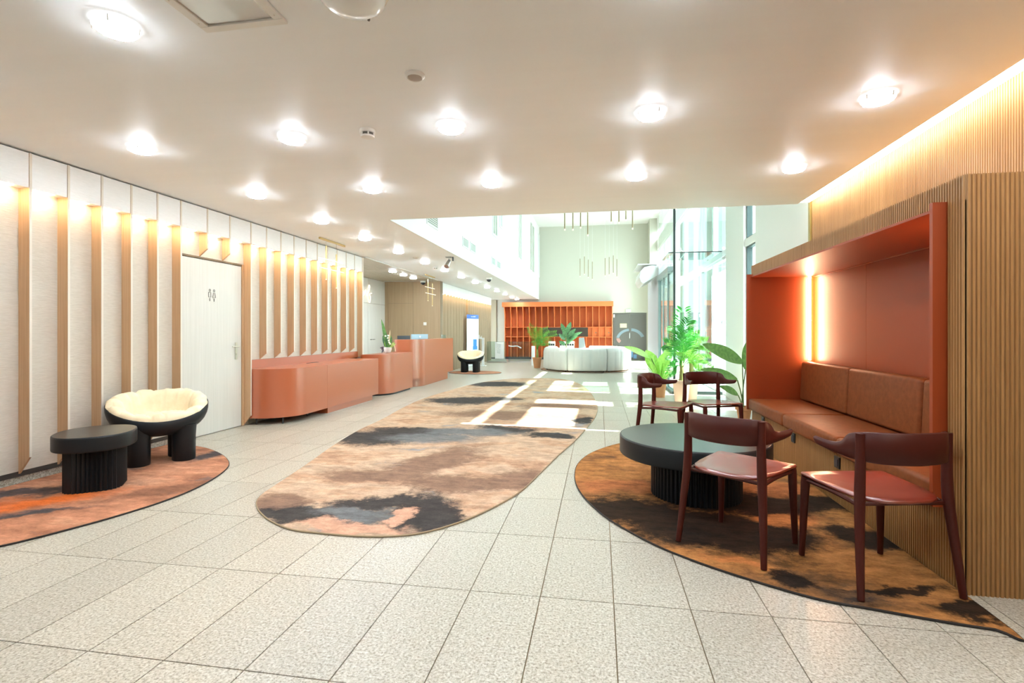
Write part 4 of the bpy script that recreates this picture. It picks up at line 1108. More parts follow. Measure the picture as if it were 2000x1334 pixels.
tag(m.build('grass_tuft', M['bop_l'], pl, smooth=True), kind='stuff')
# fig behind the sofa
cx, cy = at(1105, 690, d=18.75).x, at(1105, 690, d=18.75).y
t = thing('potted_fig', 'dark leaved potted fig rising behind the curved sofa', 'potted plant', (cx, cy, 0.0005))
m = MB(); pot(m, cx, cy, 0.0005, 0.13, 0.17, 0.34); m.build('pot', M['terracotta'], t, smooth=True, angle=40)
m = MB(); m.tube(ctrl([(cx, cy, 0.28), (cx + 0.02, cy, 0.8), (cx - 0.02, cy, 1.35)], 5), 0.015, 6); m.build('stem', M['trunk'], t, smooth=True)
for px, py, ex_, ey_ in ((1105, 652, 1096, 632), (1106, 652, 1115, 629), (1106, 660, 1100, 645), (1107, 660, 1124, 642), (1106, 664, 1122, 648), (1110, 662, 1136, 648), (1106, 668, 1128, 656), (1104, 664, 1092, 652), (1106, 672, 1118, 662), (1104, 674, 1092, 666)):
    m = MB(); blade(m, at(px, py, d=18.75), at(ex_, ey_, d=18.75 + random.uniform(-0.3, 0.3)), 0.085, (random.uniform(-0.4, 0.4), -0.9, 0.7), 0.12, 8, 0.1); m.build('leaf', M['fig'], t, smooth=True)
# floral arrangement on the short desk
vc = at(757, 684, d=10.15); vx, vy, vz = -4.33, 9.75, 0.801
q = at(757, 680, x=-4.33); vy = q.y
t = thing('flower_arrangement', 'white vase of spiky green leaves and white flowers on the short desk', 'vase of plants', (vx, vy, vz))
m = MB(); m.lathe([(0.045, vz), (0.068, vz + 0.02), (0.085, vz + 0.08), (0.084, vz + 0.115), (0.078, vz + 0.118), (0.07, vz + 0.10)], (vx, vy), 28); m.build('vase', M['ceramic'], t, smooth=True, angle=50)
for dx, h, w, mt in ((-0.15, 0.60, 0.026, 'bop'), (-0.11, 0.52, 0.032, 'bop'), (-0.09, 0.40, 0.036, 'fig'), (-0.04, 0.30, 0.045, 'bop'), (0.0, 0.28, 0.045, 'fig'), (0.04, 0.26, 0.045, 'bop'), (-0.11, 0.26, 0.045, 'fig'), (-0.08, 0.16, 0.045, 'fig'), (0.08, 0.16, 0.045, 'bop'), (0.13, 0.12, 0.025, 'bop_l'), (0.18, 0.09, 0.02, 'bop_l'), (0.02, 0.2, 0.045, 'bop'), (-0.03, 0.18, 0.05, 'bop_l'), (0.06, 0.22, 0.04, 'fig')):
    m = MB(); yy = vy + random.uniform(-0.05, 0.08)
    blade(m, (vx + dx * 0.1, vy, vz + 0.1), (vx + dx, yy, vz + 0.1 + h), w, (0.4, -0.91, 0.1), 0.06, 8, 0.15); m.build('leaf', M[mt], t, smooth=True)
m = MB(); blade(m, (vx + 0.02, vy, vz + 0.15), (vx + 0.05, vy + 0.02, vz + 0.48), 0.018, (0.9, -0.9, 0.2), 0.05, 8); m.build('dry_plume', M['dry'], t, smooth=True)
for dx, h in ((-0.02, 0.26), (0.03, 0.22), (0.05, 0.17), (0.06, 0.13), (0.04, 0.27), (0.08, 0.1)):
    m = MB(); c = (vx + dx, vy - 0.06); zz = vz + 0.09 + h
    m.lathe([(0.006, zz - 0.02), (0.02, zz - 0.008), (0.02, zz + 0.006), (0.008, zz + 0.018)], c, 8); m.build('flower', M['flower'], t, smooth=True)
for dx, dz in ((-0.14, 0.10), (-0.10, 0.0), (-0.11, 0.07)):
    m = MB(); blade(m, (vx - 0.05, vy - 0.04, vz + 0.12), (vx + dx, vy - 0.07, vz + dz), 0.02, (0.2, -0.9, 0.6), 0.1, 6); m.build('dark_leaf', M['dark_leaf'], t, smooth=True)
m = MB()
for k in range(5): m.tube(ctrl([(vx + 0.05, vy, vz + 0.12), (vx + 0.12 + 0.015 * k, vy - 0.02 * k, vz + 0.2 - 0.01 * k), (vx + 0.17 + 0.015 * k, vy - 0.03 * k, vz + 0.03)], 5), 0.0025, 4)
m.build('trailing_stem', M['dry'], t)

# ------------------------------------------------------------------ curved sofa
scx, scy, SR = -0.40, 17.0, 1.42
t = thing('curved_sofa', 'large round pale grey channel tufted sofa in the sunny atrium', 'sofa', (scx, scy, 0.0125))
a0, a1 = -200, 75
bounds = [-205, -140, -112 + 0, -75, -38, 0, 40, 80]
bounds = [-215, -165, -114, -62, -12, 38, 88]
for k in range(len(bounds) - 1):
    A0, A1 = R(bounds[k] + 0.35), R(bounds[k + 1] - 0.35)
    m = MB(); rs = []; nch = 5; st_ = nch * 8
    for i in range(st_ + 1):
        f_ = i / st_; a = A0 + (A1 - A0) * f_
        pf = abs(math.sin(math.pi * f_ * nch)) ** 0.45
        o_ = SR - 0.016 + 0.016 * pf
        e = 0.03 if i in (0, st_) else 0.0
        pr = [(o_ - 0.03 - e, 0.05), (o_ - e, 0.09), (o_ - e, 0.60), (o_ - 0.03 - e, 0.70), (o_ - 0.10, 0.745 - e), (o_ - 0.19, 0.735 - e), (o_ - 0.24, 0.68 - e), (o_ - 0.26, 0.45), (o_ - 0.28, 0.40)]
        rs.append([(scx + r_ * math.cos(a), scy + r_ * math.sin(a), z) for r_, z in pr])
    m.rings(rs, True, True, True); m.build('back_section', M['sofa'], t, smooth=True, angle=50)
    m = MB(); rs = []
    for i in range(13):
        a = A0 + (A1 - A0) * i / 12
        rs.append([(scx + r_ * math.cos(a), scy + r_ * math.sin(a), z) for r_, z in ((SR - 0.27, 0.05), (SR - 0.27, 0.42), (SR - 0.8, 0.42), (SR - 0.84, 0.38), (SR - 0.84, 0.05))])
    m.rings(rs, True, True, True); m.build('seat_section', M['sofa'], t, smooth=True, angle=50)
    for a in (A0 + 0.06, A1 - 0.06):
        m = MB(); m.tube([(scx + (SR - 0.1) * math.cos(a), scy + (SR - 0.1) * math.sin(a), 0.0125), (scx + (SR - 0.1) * math.cos(a), scy + (SR - 0.1) * math.sin(a), 0.06)], 0.02, 8); m.build('foot', M['black'], t)
# stools and clutter behind the sofa
def stool(px0, px1, py0, Y, lab, dots):
    p0, p1 = at(px0, py0, y=Y), at(px1, py0, y=Y)
    t = thing('patterned_stool', lab, 'stool', (p0.x, Y, 0.0005), group='dotted cube stools behind the sofa')
    m = MB(); m.box(p0.x, p1.x, Y, Y + 0.42, 0.0005, p0.z); m.build('body', M['plastic'], t, bevel=0.01)
    n_ = dots
    for i in range(n_):
        for j in range(4):
            xx = p0.x + (p1.x - p0.x) * (i + 0.5) / n_; zz = p0.z - 0.12 - 0.16 * j
            m = MB(); m.box(xx - 0.035, xx + 0.035, Y - 0.004, Y, zz - 0.035, zz + 0.035); m.build('hole', M['black'], t)
stool(1071, 1083, 667, 19.75, 'left dotted white cube stool peeking over the sofa', 3)
stool(1093, 1121, 667, 19.75, 'wide dotted white cube stool beneath the fig leaves', 6)
q0, q1 = at(1131, 660, y=19.9), at(1141, 659, y=19.9)
t = thing('lounge_chair', 'grey high backed lounge chair behind the sofa', 'chair', (q0.x, 19.6, 0.0005))
m = MB(); m.extr([(q0.x, 19.6, 0.45), (q1.x + 0.08, 19.6, 0.45), (q1.x, 19.7, q1.z), (q0.x, 19.7, q0.z)], (0, 0.08, 0)); m.build('backrest', M['grey'], t, bevel=0.01)
m = MB(); m.box(q0.x, q1.x + 0.08, 19.68, 20.2, 0.38, 0.46); m.build('seat', M['grey'], t, bevel=0.01)
for dx in (0.02, q1.x + 0.06 - q0.x):
    for dy_ in (19.72, 20.15):
        m = MB(); m.tube([(q0.x + dx, dy_, 0.0005), (q0.x + dx, dy_, 0.39)], 0.012, 6); m.build('leg', M['white_metal'], t)

# ------------------------------------------------------------------ orange shelf wall at the back
RY = 22.72
xL, xR_ = at(986, 650, y=22.85).x, at(1195.5, 650, y=22.85).x
t = thing('shelf_wall', 'full width orange shelving wall with curved dividers across the back', 'shelving', ((xL + xR_) / 2, 23.0, 0.0))
b = MB(); b.box(xL, xR_, YF - 0.03, YF - 0.001, 0.10, 2.56); b.build('back_panel', M['rack'], t)
b = MB(); b.box(xL - 0.1, xR_ + 0.05, RY - 0.06, YF - 0.03, 2.36, 2.57); b.build('header', M['rack'], t, bevel=0.008)
b = MB(); b.box(xL, xR_, RY + 0.2, YF - 0.03, 0.0, 0.10); b.build('plinth', M['black'], t)
nb = 17
xs = [xL + (xR_ - xL) * k / nb for k in range(nb + 1)]
prof = [(YF - 0.03, 0.1), (RY + 0.12, 0.1), (RY + 0.12, 1.85)] + [(RY + 0.12 - 0.15 * math.sin(a) ** 2, 1.85 + 0.51 * a / (math.pi / 2)) for a in [i / 8 * math.pi / 2 for i in range(1, 9)]] + [(YF - 0.03, 2.36)]
dv0 = None
for k, x in enumerate(xs):
    if dv0 is None:
        m = MB(); m.extr([(x - 0.0125, y, z) for y, z in prof], (0.025, 0, 0)); dv0 = m.build('divider', M['rack'], t)
    else:
        o = dv0.copy(); col.objects.link(o); o.parent = t; o.location.x += x - xs[0]
nx0, nx1 = at(1060, 650, y=22.85).x, at(1148.5, 650, y=22.85).x
for z in (1.445, 1.01):
    b = MB(); b.box(xL, xR_, RY + 0.13, YF - 0.03, z - 0.012, z + 0.012); b.build('shelf', M['rack'], t)
b = MB(); b.box(nx0, nx1, RY + 0.105, RY + 0.125, 1.025, 1.43); b.build('dark_niche', M['niche'], t)
for k in range(13, 17):
    m = MB(); m.box(xs[k] + 0.016, xs[k + 1] - 0.016, RY + 0.27, RY + 0.29, 1.025, 1.43); dd = m.build('locker_door', M['rack'], t)
    if k in (14, 16):
        xm = (xs[k] + xs[k + 1]) / 2; m = MB(); m.tube([(xm, RY + 0.255, 1.2), (xm, RY + 0.27, 1.2)], 0.03, 10); m.build('lock', M['seam'], dd)

# grey double doors with flat coloured arcs and blocks laid on the leaves
dl, dr = at(1199, 660, y=YF).x, at(1261, 660, y=YF).x
dm = (dl + dr) / 2; dtop = 2.03
b = MB(); b.box(dl - 0.03, dl, YF - 0.03, YF - 0.001, 0, dtop + 0.04); b.box(dr, dr + 0.03, YF - 0.03, YF - 0.001, 0, dtop + 0.04); b.box(dl, dr, YF - 0.03, YF - 0.001, dtop, dtop + 0.04)
d2 = tag(b.build('door_2', M['door_grey']), kind='structure')
for x0, x1 in ((dl, dm - 0.004), (dm + 0.004, dr)):
    m = MB(); m.box(x0 + 0.004, x1 - 0.002, YF - 0.025, YF - 0.002, 0.01, dtop - 0.004); m.build('door_leaf', M['door_grey'], d2)
m = MB(); m.box(dm - 0.02, dm + 0.015, YF - 0.06, YF - 0.03, 0.95, 1.2); m.build('handle', M['steel'], d2)
def arc(cx, cz, r0, r1, a0, a1, mat, sq=0.85):
    m = MB(); n_ = 20; rs = []
    for i in range(n_ + 1):
        a = R(a0 + (a1 - a0) * i / n_)
        rs.append([(cx + r * math.cos(a), y, cz + r * sq * math.sin(a)) for r, y in ((r0, YF - 0.0252), (r1, YF - 0.0252), (r1, YF - 0.028), (r0, YF - 0.028))])
    m.rings(rs); return m.build('door_shape', mat, d2)
arc(dm + 0.02, 0.85, 0.50, 0.64, 20, 85, M['door_blue']); arc(dm + 0.02, 0.85, 0.50, 0.62, 95, 165, M['door_blue'])
arc(dm - 0.28, 0.95, 0.15, 0.3, 180, 235, M['door_pink'])
m = MB(); m.box(dm - 0.01 + 0.02, dm + 0.14, YF - 0.028, YF - 0.0252, 0.1, 0.45); m.box(dm + 0.16, dm + 0.3, YF - 0.028, YF - 0.0252, 0.06, 0.24); m.build('door_shape', M['door_blue2'], d2)
q0, q1 = at(1211, 632, y=YF - 0.03), at(1224, 640, y=YF - 0.03)
b = MB(); b.box(q0.x, q1.x, YF - 0.034, YF - 0.03, q1.z, q0.z); tag(b.build('door_notice', M['notice']), 'pale yellow notice stuck on the grey double doors', 'notice')
q0, q1 = at(1222, 604, y=YF - 0.05), at(1232, 610, y=YF - 0.05)
ex_ = thing('exit_sign', 'small white sign box on the wall above the grey doors', 'sign', (q0.x, YF - 0.02, q1.z))
b = MB(); b.box(q0.x, q1.x, YF - 0.08, YF - 0.001, q1.z, q0.z); b.build('housing', M['plastic'], ex_, bevel=0.006)
b = MB(); b.box(q0.x + 0.01, q1.x - 0.01, YF - 0.086, YF - 0.08, q1.z + 0.015, q0.z - 0.015); b.build('face', M['white'], ex_)
q0 = at(1198, 617, y=YF - 0.05)
b = MB(); b.box(xR_ + 0.056, xR_ + 0.12, YF - 0.06, YF - 0.001, q0.z - 0.07, q0.z + 0.07)
tag(b.build('wall_box', M['plastic'], bevel=0.008), 'tiny white box on the wall beside the shelving top', 'alarm box')

# ------------------------------------------------------------------ bulkhead vents and slot windows
for k, (p0, p1, t0, t1, lab) in enumerate(((833, 850, 428, 446, 'nearest white grille high on the bulkhead at the ceiling corner'), (903, 914, 466, 486, 'second white bulkhead grille, left of the first close pair'), (918, 928, 478, 495, 'third white bulkhead grille, right of the first close pair'), (960, 967, 509, 520, 'fourth white bulkhead grille, left of the far pair'), (970, 977, 514, 527, 'fifth white bulkhead grille, right of the far pair'))):
    a, c = at(p0, 500, x=XB).y, at(p1, 500, x=XB).y
    t = thing('wall_vent', lab, 'vent', (XB, a, 2.95), group='bulkhead grilles')
    z0, z1 = 2.95, 3.15
    if k == 0: c += 0.12; z1 = 3.2
    m = MB(); m.box(XB + 0.001, XB + 0.015, a, a + 0.02, z0, z1); m.box(XB + 0.001, XB + 0.015, c - 0.02, c, z0, z1); m.box(XB + 0.001, XB + 0.015, a + 0.02, c - 0.02, z0, z0 + 0.02); m.box(XB + 0.001, XB + 0.015, a + 0.02, c - 0.02, z1 - 0.02, z1); m.build('frame', M['white_metal'], t)
    m = MB(); m.box(XB + 0.0005, XB + 0.003, a + 0.02, c - 0.02, z0 + 0.02, z1 - 0.02); m.build('backing', M['slot'], t)
    for j in range(6):
        zz = z0 + 0.03 + j * (z1 - z0 - 0.05) / 6
        m = MB(); m.extr([(XB + 0.003, a + 0.02, zz), (XB + 0.012, a + 0.02, zz - 0.006), (XB + 0.012, a + 0.02, zz + 0.006), (XB + 0.003, a + 0.02, zz + 0.014)], (0, c - a - 0.04, 0)); m.build('slat', M['vent'], t)
for p0, p1, yb in ((961, 970, 458), (975, 980, 443), (1011, 1018, 505), (1034, 1043, 528), (1050.5, 1054, 540)):
    wn += 1
    a, c = at(p0, yb, x=XB).y, min(at(p1, yb, x=XB).y, YF - 0.05); zb = at(p0, yb, x=XB).z; zt = AH - 0.35
    m = MB(); f_ = 0.05
    m.box(XB + 0.001, XB + 0.03, a, a + f_, zb, zt); m.box(XB + 0.001, XB + 0.03, c - f_, c, zb, zt); m.box(XB + 0.001, XB + 0.03, a + f_, c - f_, zb, zb + f_); m.box(XB + 0.001, XB + 0.03, a + f_, c - f_, zt - f_, zt)
    w = tag(m.build('window_%d' % wn, M['white_metal']), kind='structure')
    m = MB(); m.box(XB + 0.0005, XB + 0.004, a + f_, c - f_, zb + f_, zt - f_); m.build('pane', M['slot'], w)
    ym = (a + c) / 2; m = MB(); m.box(XB + 0.004, XB + 0.025, ym - 0.02, ym + 0.02, zb + f_, zt - f_); m.build('mullion', M['white_metal'], w)

# ------------------------------------------------------------------ ceiling lamps
def make_lamp(label):
    t = thing('ceiling_light', label, 'ceiling light', group='round ceiling lights', local=True)
    m = MB(); m.lathe([(0.093, -0.0005), (0.094, -0.004), (0.094, -0.024), (0.088, -0.030)], n=32); m.build('rim', M['lamp_side'], t, smooth=True, angle=40)
    m = MB(); m.lathe([(0.086, -0.028), (0.085, -0.033), (0.072, -0.041), (0.03, -0.045)], n=32); m.build('glass', M['lamp_on'], t, smooth=True, angle=50)
    for k in range(4):
        a = k * math.pi / 2 + 0.5
        m = MB(); m.tube([(0.095 * math.cos(a), 0.095 * math.sin(a), -0.006), (0.092 * math.cos(a), 0.092 * math.sin(a), -0.036)], 0.004, 6); m.build('clip', M['nickel'], t)
    return t
LX = [-3.565, -2.265, -1.035, 0.337, 1.70]
lamps = [(-2.26, 2.08, 'lit round ceiling light at upper left beside the framed hatch')]
names5 = ['above the left finned wall side', 'second from the left wall', 'in the middle of its row', 'second from the booth side', 'closest to the cove strip']
for r_, Y in ((0, 3.50), (1, 4.88)):
    for k, X in enumerate(LX): lamps.append((X, Y, 'lit round ceiling light %s, %s row of five' % (names5[k], ('nearer', 'farther')[r_])))
ordn = ['first', 'second', 'third', 'fourth', 'fifth', 'sixth', 'seventh', 'eighth', 'ninth', 'tenth', 'eleventh', 'twelfth']
for k, Y in enumerate((6.17, 7.42, 8.76, 10.2, 11.58, 13.05, 14.6, 16.2, 17.8, 19.4, 21.0, 22.3)):
    lamps.append((-3.57, Y, '%s lit ceiling light from the camera in the receding reception line' % ordn[k]))
for k, (px, py) in enumerate(((767, 530), (788, 537), (807, 543))):
    q = at(px, py, z=2.68); lamps.append((q.x, q.y, '%s lit downlight from the left in the plank ceiling over reception' % ordn[k]))
for k, X in enumerate(LX): lamps.append((X, 0.66, 'added unseen lit round ceiling light behind the camera, %s' % names5[k]))  # unseen lamps added on the same grid to brighten near floor and ceiling
for k in (0, 3, 4): lamps.append((LX[k], 2.08, 'added unseen lit round ceiling light above the picture top, %s' % names5[k]))  # three more out-of-view fill lamps, added for the same brightness
lp0 = None
for X, Y, lab in lamps:
    if lp0 is None: lp0 = o = make_lamp(lab)
    else: o = copy_tree(lp0); o['label'] = lab
    o.location = (X, Y, CEIL)
t = thing('ceiling_light', 'unlit frosted glass ceiling bowl cut by the top edge of the picture', 'ceiling light', (-1.035, 2.03, CEIL))
m = MB(); m.lathe([(0.15, CEIL - 0.001), (0.155, CEIL - 0.01), (0.15, CEIL - 0.02)], (-1.035, 2.03), 32); m.build('rim', M['nickel'], t, smooth=True)
m = MB(); m.lathe([(0.142, CEIL - 0.02), (0.135, CEIL - 0.05), (0.10, CEIL - 0.078), (0.04, CEIL - 0.09)], (-1.035, 2.03), 32); m.build('bowl', M['lamp_glass'], t, smooth=True, angle=60)
for k in range(3):
    a = k * 2.094 + 1.5; m = MB(); m.tube([(-1.035 + 0.148 * math.cos(a), 2.03 + 0.148 * math.sin(a), CEIL - 0.02), (-1.035 + 0.14 * math.cos(a), 2.03 + 0.14 * math.sin(a), CEIL - 0.055)], 0.006, 6); m.build('clip', M['sign_dark'], t)

# hatch
t = thing('ceiling_hatch', 'white framed rectangular glass ceiling hatch at the top of the picture', 'hatch', (-1.65, 2.0, CEIL))
x0, x1, y0, y1, f_ = -1.87, -1.44, 1.80, 2.195, 0.045
zt, zb = CEIL - 0.001, CEIL - 0.016
m = MB(); m.box(x0, x1, y0, y0 + f_, zb, zt); m.box(x0, x1, y1 - f_, y1, zb, zt); m.box(x0, x0 + f_, y0 + f_, y1 - f_, zb, zt); m.box(x1 - f_, x1, y0 + f_, y1 - f_, zb, zt); m.build('frame', M['plastic'], t, bevel=0.003)
m = MB(); m.box(x0 + f_, x1 - f_, y0 + f_, y1 - f_, zt - 0.006, zt - 0.002); m.build('glass', plain('hatch_mirror', (0.75, 0.72, 0.70), 0.08, 0.6), t)
for xx, yy in ((x0 + 0.02, 1.95), (x0 + 0.02, 2.12), (x1 - 0.02, 1.95), (x1 - 0.02, 2.12)):
    m = MB(); m.lathe([(0.004, zb - 0.002), (0.004, zb)], (xx, yy), 8); m.build('screw', M['nickel'], t)
# detectors
def detector(label, px, py, r, h, kind):
    q = at(px, py, z=CEIL - h / 2)
    t = thing('smoke_detector' if kind == 0 else 'ceiling_speaker', label, 'smoke detector' if kind == 0 else 'speaker', (q.x, q.y, CEIL))
    if kind == 0:
        m = MB(); m.lathe([(r, CEIL - 0.0005), (r, CEIL - h * 0.35), (r * 0.92, CEIL - h * 0.42)], (q.x, q.y), 28); m.build('base', M['plastic'], t, smooth=True, angle=40)
        m = MB(); m.lathe([(r * 0.8, CEIL - h * 0.42), (r * 0.8, CEIL - h * 0.75)], (q.x, q.y), 24); m.build('chamber', M['sign_dark'], t)
        m = MB(); m.lathe([(r * 0.88, CEIL - h * 0.72), (r * 0.85, CEIL - h * 0.9), (r * 0.5, CEIL - h)], (q.x, q.y), 28); m.build('cap', M['plastic'], t, smooth=True)
        for k in range(6):
            a = k * math.pi / 3; m = MB(); m.tube([(q.x + r * 0.85 * math.cos(a), q.y + r * 0.85 * math.sin(a), CEIL - h * 0.4), (q.x + r * 0.85 * math.cos(a), q.y + r * 0.85 * math.sin(a), CEIL - h * 0.75)], r * 0.1, 6); m.build('rib', M['plastic'], t)
    else:
        m = MB(); m.lathe([(r, CEIL - 0.0005), (r, CEIL - 0.008), (r * 0.75, CEIL - 0.02), (r * 0.7, CEIL - 0.014)], (q.x, q.y), 28); m.build('ring', M['plastic'], t, smooth=True, angle=40)
        m = MB(); m.lathe([(r * 0.68, CEIL - 0.010), (r * 0.66, CEIL - 0.018), (0.01, CEIL - 0.022)], (q.x, q.y), 24); m.build('grille', plain('speaker_grey', (0.42, 0.37, 0.33), 0.5), t)
detector('white smoke detector with dark slots between the nearer ceiling lights', 718, 262, 0.055, 0.06, 0)
detector('round white ceiling speaker with grey centre above the lobby', 810, 151, 0.058, 0.03, 1)
detector('small smoke detector on the ceiling before the second brass pendant', 850, 524, 0.06, 0.06, 0)
detector('tiny flat white ceiling speaker near the reception line of lights', 812, 504, 0.06, 0.03, 1)
detector('tiny smoke detector at the far end of the low ceiling', 1000, 582.5, 0.07, 0.06, 0)
# cameras
def dome(label, px, py):
    q = at(px, py, z=CEIL - 0.05)
    t = thing('dome_camera', label, 'camera', (q.x, q.y, CEIL))
    m = MB(); m.lathe([(0.075, CEIL - 0.0005), (0.08, CEIL - 0.02), (0.075, CEIL - 0.05)], (q.x, q.y), 24); m.build('housing', M['plastic'], t, smooth=True, angle=40)
    m = MB(); m.lathe([(0.062, CEIL - 0.05), (0.058, CEIL - 0.08), (0.035, CEIL - 0.105), (0.008, CEIL - 0.115)], (q.x, q.y), 20); m.build('dome', M['monitor_dk'], t, smooth=True)
dome('white dome camera with dark eye at the edge of the low ceiling', 955, 546)
dome('white dome camera with dark eye in front of the oak wall', 826, 552)
q = at(877, 512, z=CEIL - 0.1)
t = thing('ceiling_projector', 'small steel spotlight projector hanging from the low ceiling edge', 'spotlight', (q.x, q.y, CEIL))
m = MB(); m.box(q.x - 0.06, q.x + 0.06, q.y - 0.05, q.y + 0.05, CEIL - 0.012, CEIL - 0.0005); m.build('mount_plate', M['grey'], t)
m = MB(); m.tube([(q.x, q.y, CEIL - 0.01), (q.x, q.y, CEIL - 0.09)], 0.012, 8); m.build('arm', M['steel'], t)
m = MB(); m.tube([(q.x, q.y + 0.02, CEIL - 0.07), (q.x - 0.01, q.y - 0.05, CEIL - 0.14), (q.x - 0.02, q.y - 0.1, CEIL - 0.2)], [0.035, 0.045, 0.05], 14); m.build('head', M['steel'], t, smooth=True, angle=50)
m = MB(); m.box(q.x + 0.07, q.x + 0.09, q.y - 0.02, q.y + 0.02, CEIL - 0.08, CEIL - 0.0005); m.build('bracket', M['monitor_dk'], t)

# ------------------------------------------------------------------ brass grid pendants near the reception wall
def hashp(label, X, y0, y1, rods, bars, zt=CEIL):
    t = thing('pendant_lamp', label, 'pendant light', (X, (y0 + y1) / 2, zt))
    m = MB(); m.box(X - 0.012, X + 0.012, y0, y1, zt - 0.03, zt - 0.0005); m.build('canopy', M['brass'], t)
    for (Y, za, zb_) in rods:
        m = MB(); m.tube([(X, Y, zt - 0.03), (X, Y, za)], 0.0018, 5); w = m.build('wire', M['brass_dk'], t)
        m = MB(); m.tube([(X, Y, za), (X, Y, zb_)], 0.011, 8); m.build('rod', M['brass'], t, smooth=True)
        m = MB(); m.tube([(X, Y, zb_), (X, Y, zb_ - 0.012)], 0.009, 8); m.build('tip', M['rod_glow'], t)
    for (Y0, Y1, Z) in bars:
        m = MB(); m.tube([(X + 0.014, Y0, Z), (X + 0.014, Y1, Z)], 0.006, 6); m.build('cross_bar', M['rod_glow'], t)
X = -4.24
def zy(px, py): q_ = at(px, py, x=X); return q_.y, q_.z
(r1y, r1t), (_, r1b) = zy(637, 480), zy(637, 545)
(r2y, r2t), (_, r2b) = zy(657, 497), zy(657, 562)
ba, bb_ = zy(620, 503), zy(668, 514); bc_, bd_ = zy(624, 523), zy(670, 532)
hashp('thin brass grid pendant in front of the finned wall above the low counter', X, 7.27, 8.06, [(r1y, r1t, r1b), (r2y, r2t, r2b)], [(ba[0], bb_[0], (ba[1] + bb_[1]) / 2), (bc_[0], bd_[0], (bc_[1] + bd_[1]) / 2)])
X = -4.33
(r1y, r1t), (_, r1b) = zy(836, 545), zy(836, 587)
(r2y, r2t), (_, r2b) = zy(844.5, 554), zy(844.5, 597)
ba, bb_ = zy(829, 560), zy(848, 564); bc_, bd_ = zy(830, 572), zy(850, 576)
hashp('thin brass grid pendant glowing before the oak wall at reception', X, 12.39, 13.14, [(r1y, r1t, r1b), (r2y, r2t, r2b)], [(ba[0], bb_[0], (ba[1] + bb_[1]) / 2), (bc_[0], bd_[0], (bc_[1] + bd_[1]) / 2)])
# long rods hanging in the atrium
def rodp(label, px, ytop, ybot, d, rr):
    q, q2 = at(px, ybot, d=d), at(px, ytop, d=d)
    t = thing('pendant_lamp', label, 'pendant light', (q.x, q.y, AH), group='slim rod pendants in the atrium')
    m = MB(); m.lathe([(0.03, AH - 0.0005), (0.03, AH - 0.02)], (q.x, q.y), 12); m.build('canopy', M['brass_dk'], t)
    m = MB(); m.tube([(q.x, q.y, AH - 0.02), (q.x, q.y, q2.z)], 0.0035 if d > 12 else 0.002, 5); m.build('wire', M['vent'], t)
    m = MB(); m.tube([(q.x, q.y, q2.z), (q.x, q.y, q.z)], rr, 8); m.build('rod', M['brass_dk'], t, smooth=True)
    m = MB(); m.tube([(q.x, q.y, q.z), (q.x, q.y, q.z - 0.03)], rr * 0.9, 8); m.build('tip', M['rod_glow'], t)
for k, (px, yb) in enumerate(((1103, 447), (1119, 447), (1134, 443), (1148, 458))): rodp('%s thick rod pendant from the left in the left atrium cluster' % ordn[k], px, yb - 75, yb, 9.8, 0.012)
for k, (px, yb) in enumerate(((1194, 433), (1209, 433.5), (1222.5, 428.5), (1235.5, 445))): rodp('%s thick rod pendant from the left in the right atrium cluster' % ordn[k], px, yb - 75, yb, 9.8, 0.012)
for k, (px, yb) in enumerate(((1133, 539), (1141.5, 535), (1149, 541), (1157, 545))): rodp('%s thin far rod pendant from the left below the left cluster' % ordn[k], px, yb - 34, yb, 19.0, 0.012)
for k, (px, yb) in enumerate(((1182, 538), (1190, 536), (1198, 533), (1205, 540))): rodp('%s thin far rod pendant from the left below the right cluster' % ordn[k], px, yb - 34, yb, 19.0, 0.012)

# ------------------------------------------------------------------ banner, leaflet stand, glass screens
pa, pb = Vector((-4.44, 16.92, 0)), Vector((-4.20, 17.62, 0))
u = (pb - pa).normalized(); nn = Vector((u.y, -u.x, 0))
t = thing('roll_up_banner', 'white roll up banner with blue header and blue chair print', 'banner', ((pa + pb) / 2)[:], 0)
def on(m, s0, s1, z0, z1, o0, o1):
    m.extr([pa + u * s0 + nn * o0 + Vector((0, 0, z0)), pa + u * s1 + nn * o0 + Vector((0, 0, z0)), pa + u * s1 + nn * o0 + Vector((0, 0, z1)), pa + u * s0 + nn * o0 + Vector((0, 0, z1))], nn * (o1 - o0))
LW = (pb - pa).length
m = MB(); on(m, 0, LW, 0.08, 1.83, 0, 0.004); m.build('sheet', M['banner'], t)
m = MB(); on(m, -0.02, LW + 0.02, 0.0005, 0.08, -0.06, 0.06); m.build('base', M['steel'], t)
m = MB(); on(m, 0, LW, 1.69, 1.83, 0.004, 0.006); hd3 = m.build('blue_header', M['banner_blue'], t)
m = MB()
for i, (s0, w, h) in enumerate(((0.26, 0.045, 0.02), (0.32, 0.04, 0.022), (0.375, 0.05, 0.02), (0.44, 0.02, 0.045), (0.47, 0.04, 0.024), (0.525, 0.014, 0.05))): on(m, s0, s0 + w, 1.75, 1.75 + h, 0.006, 0.0075)
m.build('header_lettering', M['banner'], hd3)
m = MB()
for i in range(18): on(m, 0.06, 0.06 + 0.45 + 0.2 * math.sin(i * 2.3), 1.60 - i * 0.048, 1.606 - i * 0.048, 0.004, 0.0055)
m.build('text_lines', M['banner_line'], t)
m = MB(); on(m, 0.40, 0.62, 0.72, 0.98, 0.004, 0.006); on(m, 0.38, 0.66, 0.62, 0.74, 0.004, 0.006); on(m, 0.38, 0.40, 0.46, 0.62, 0.004, 0.006); on(m, 0.64, 0.66, 0.46, 0.62, 0.004, 0.006); on(m, 0.5, 0.52, 0.48, 0.62, 0.004, 0.006); m.build('printed_chair', M['banner_mid'], t)
q = at(944, 712, z=0)
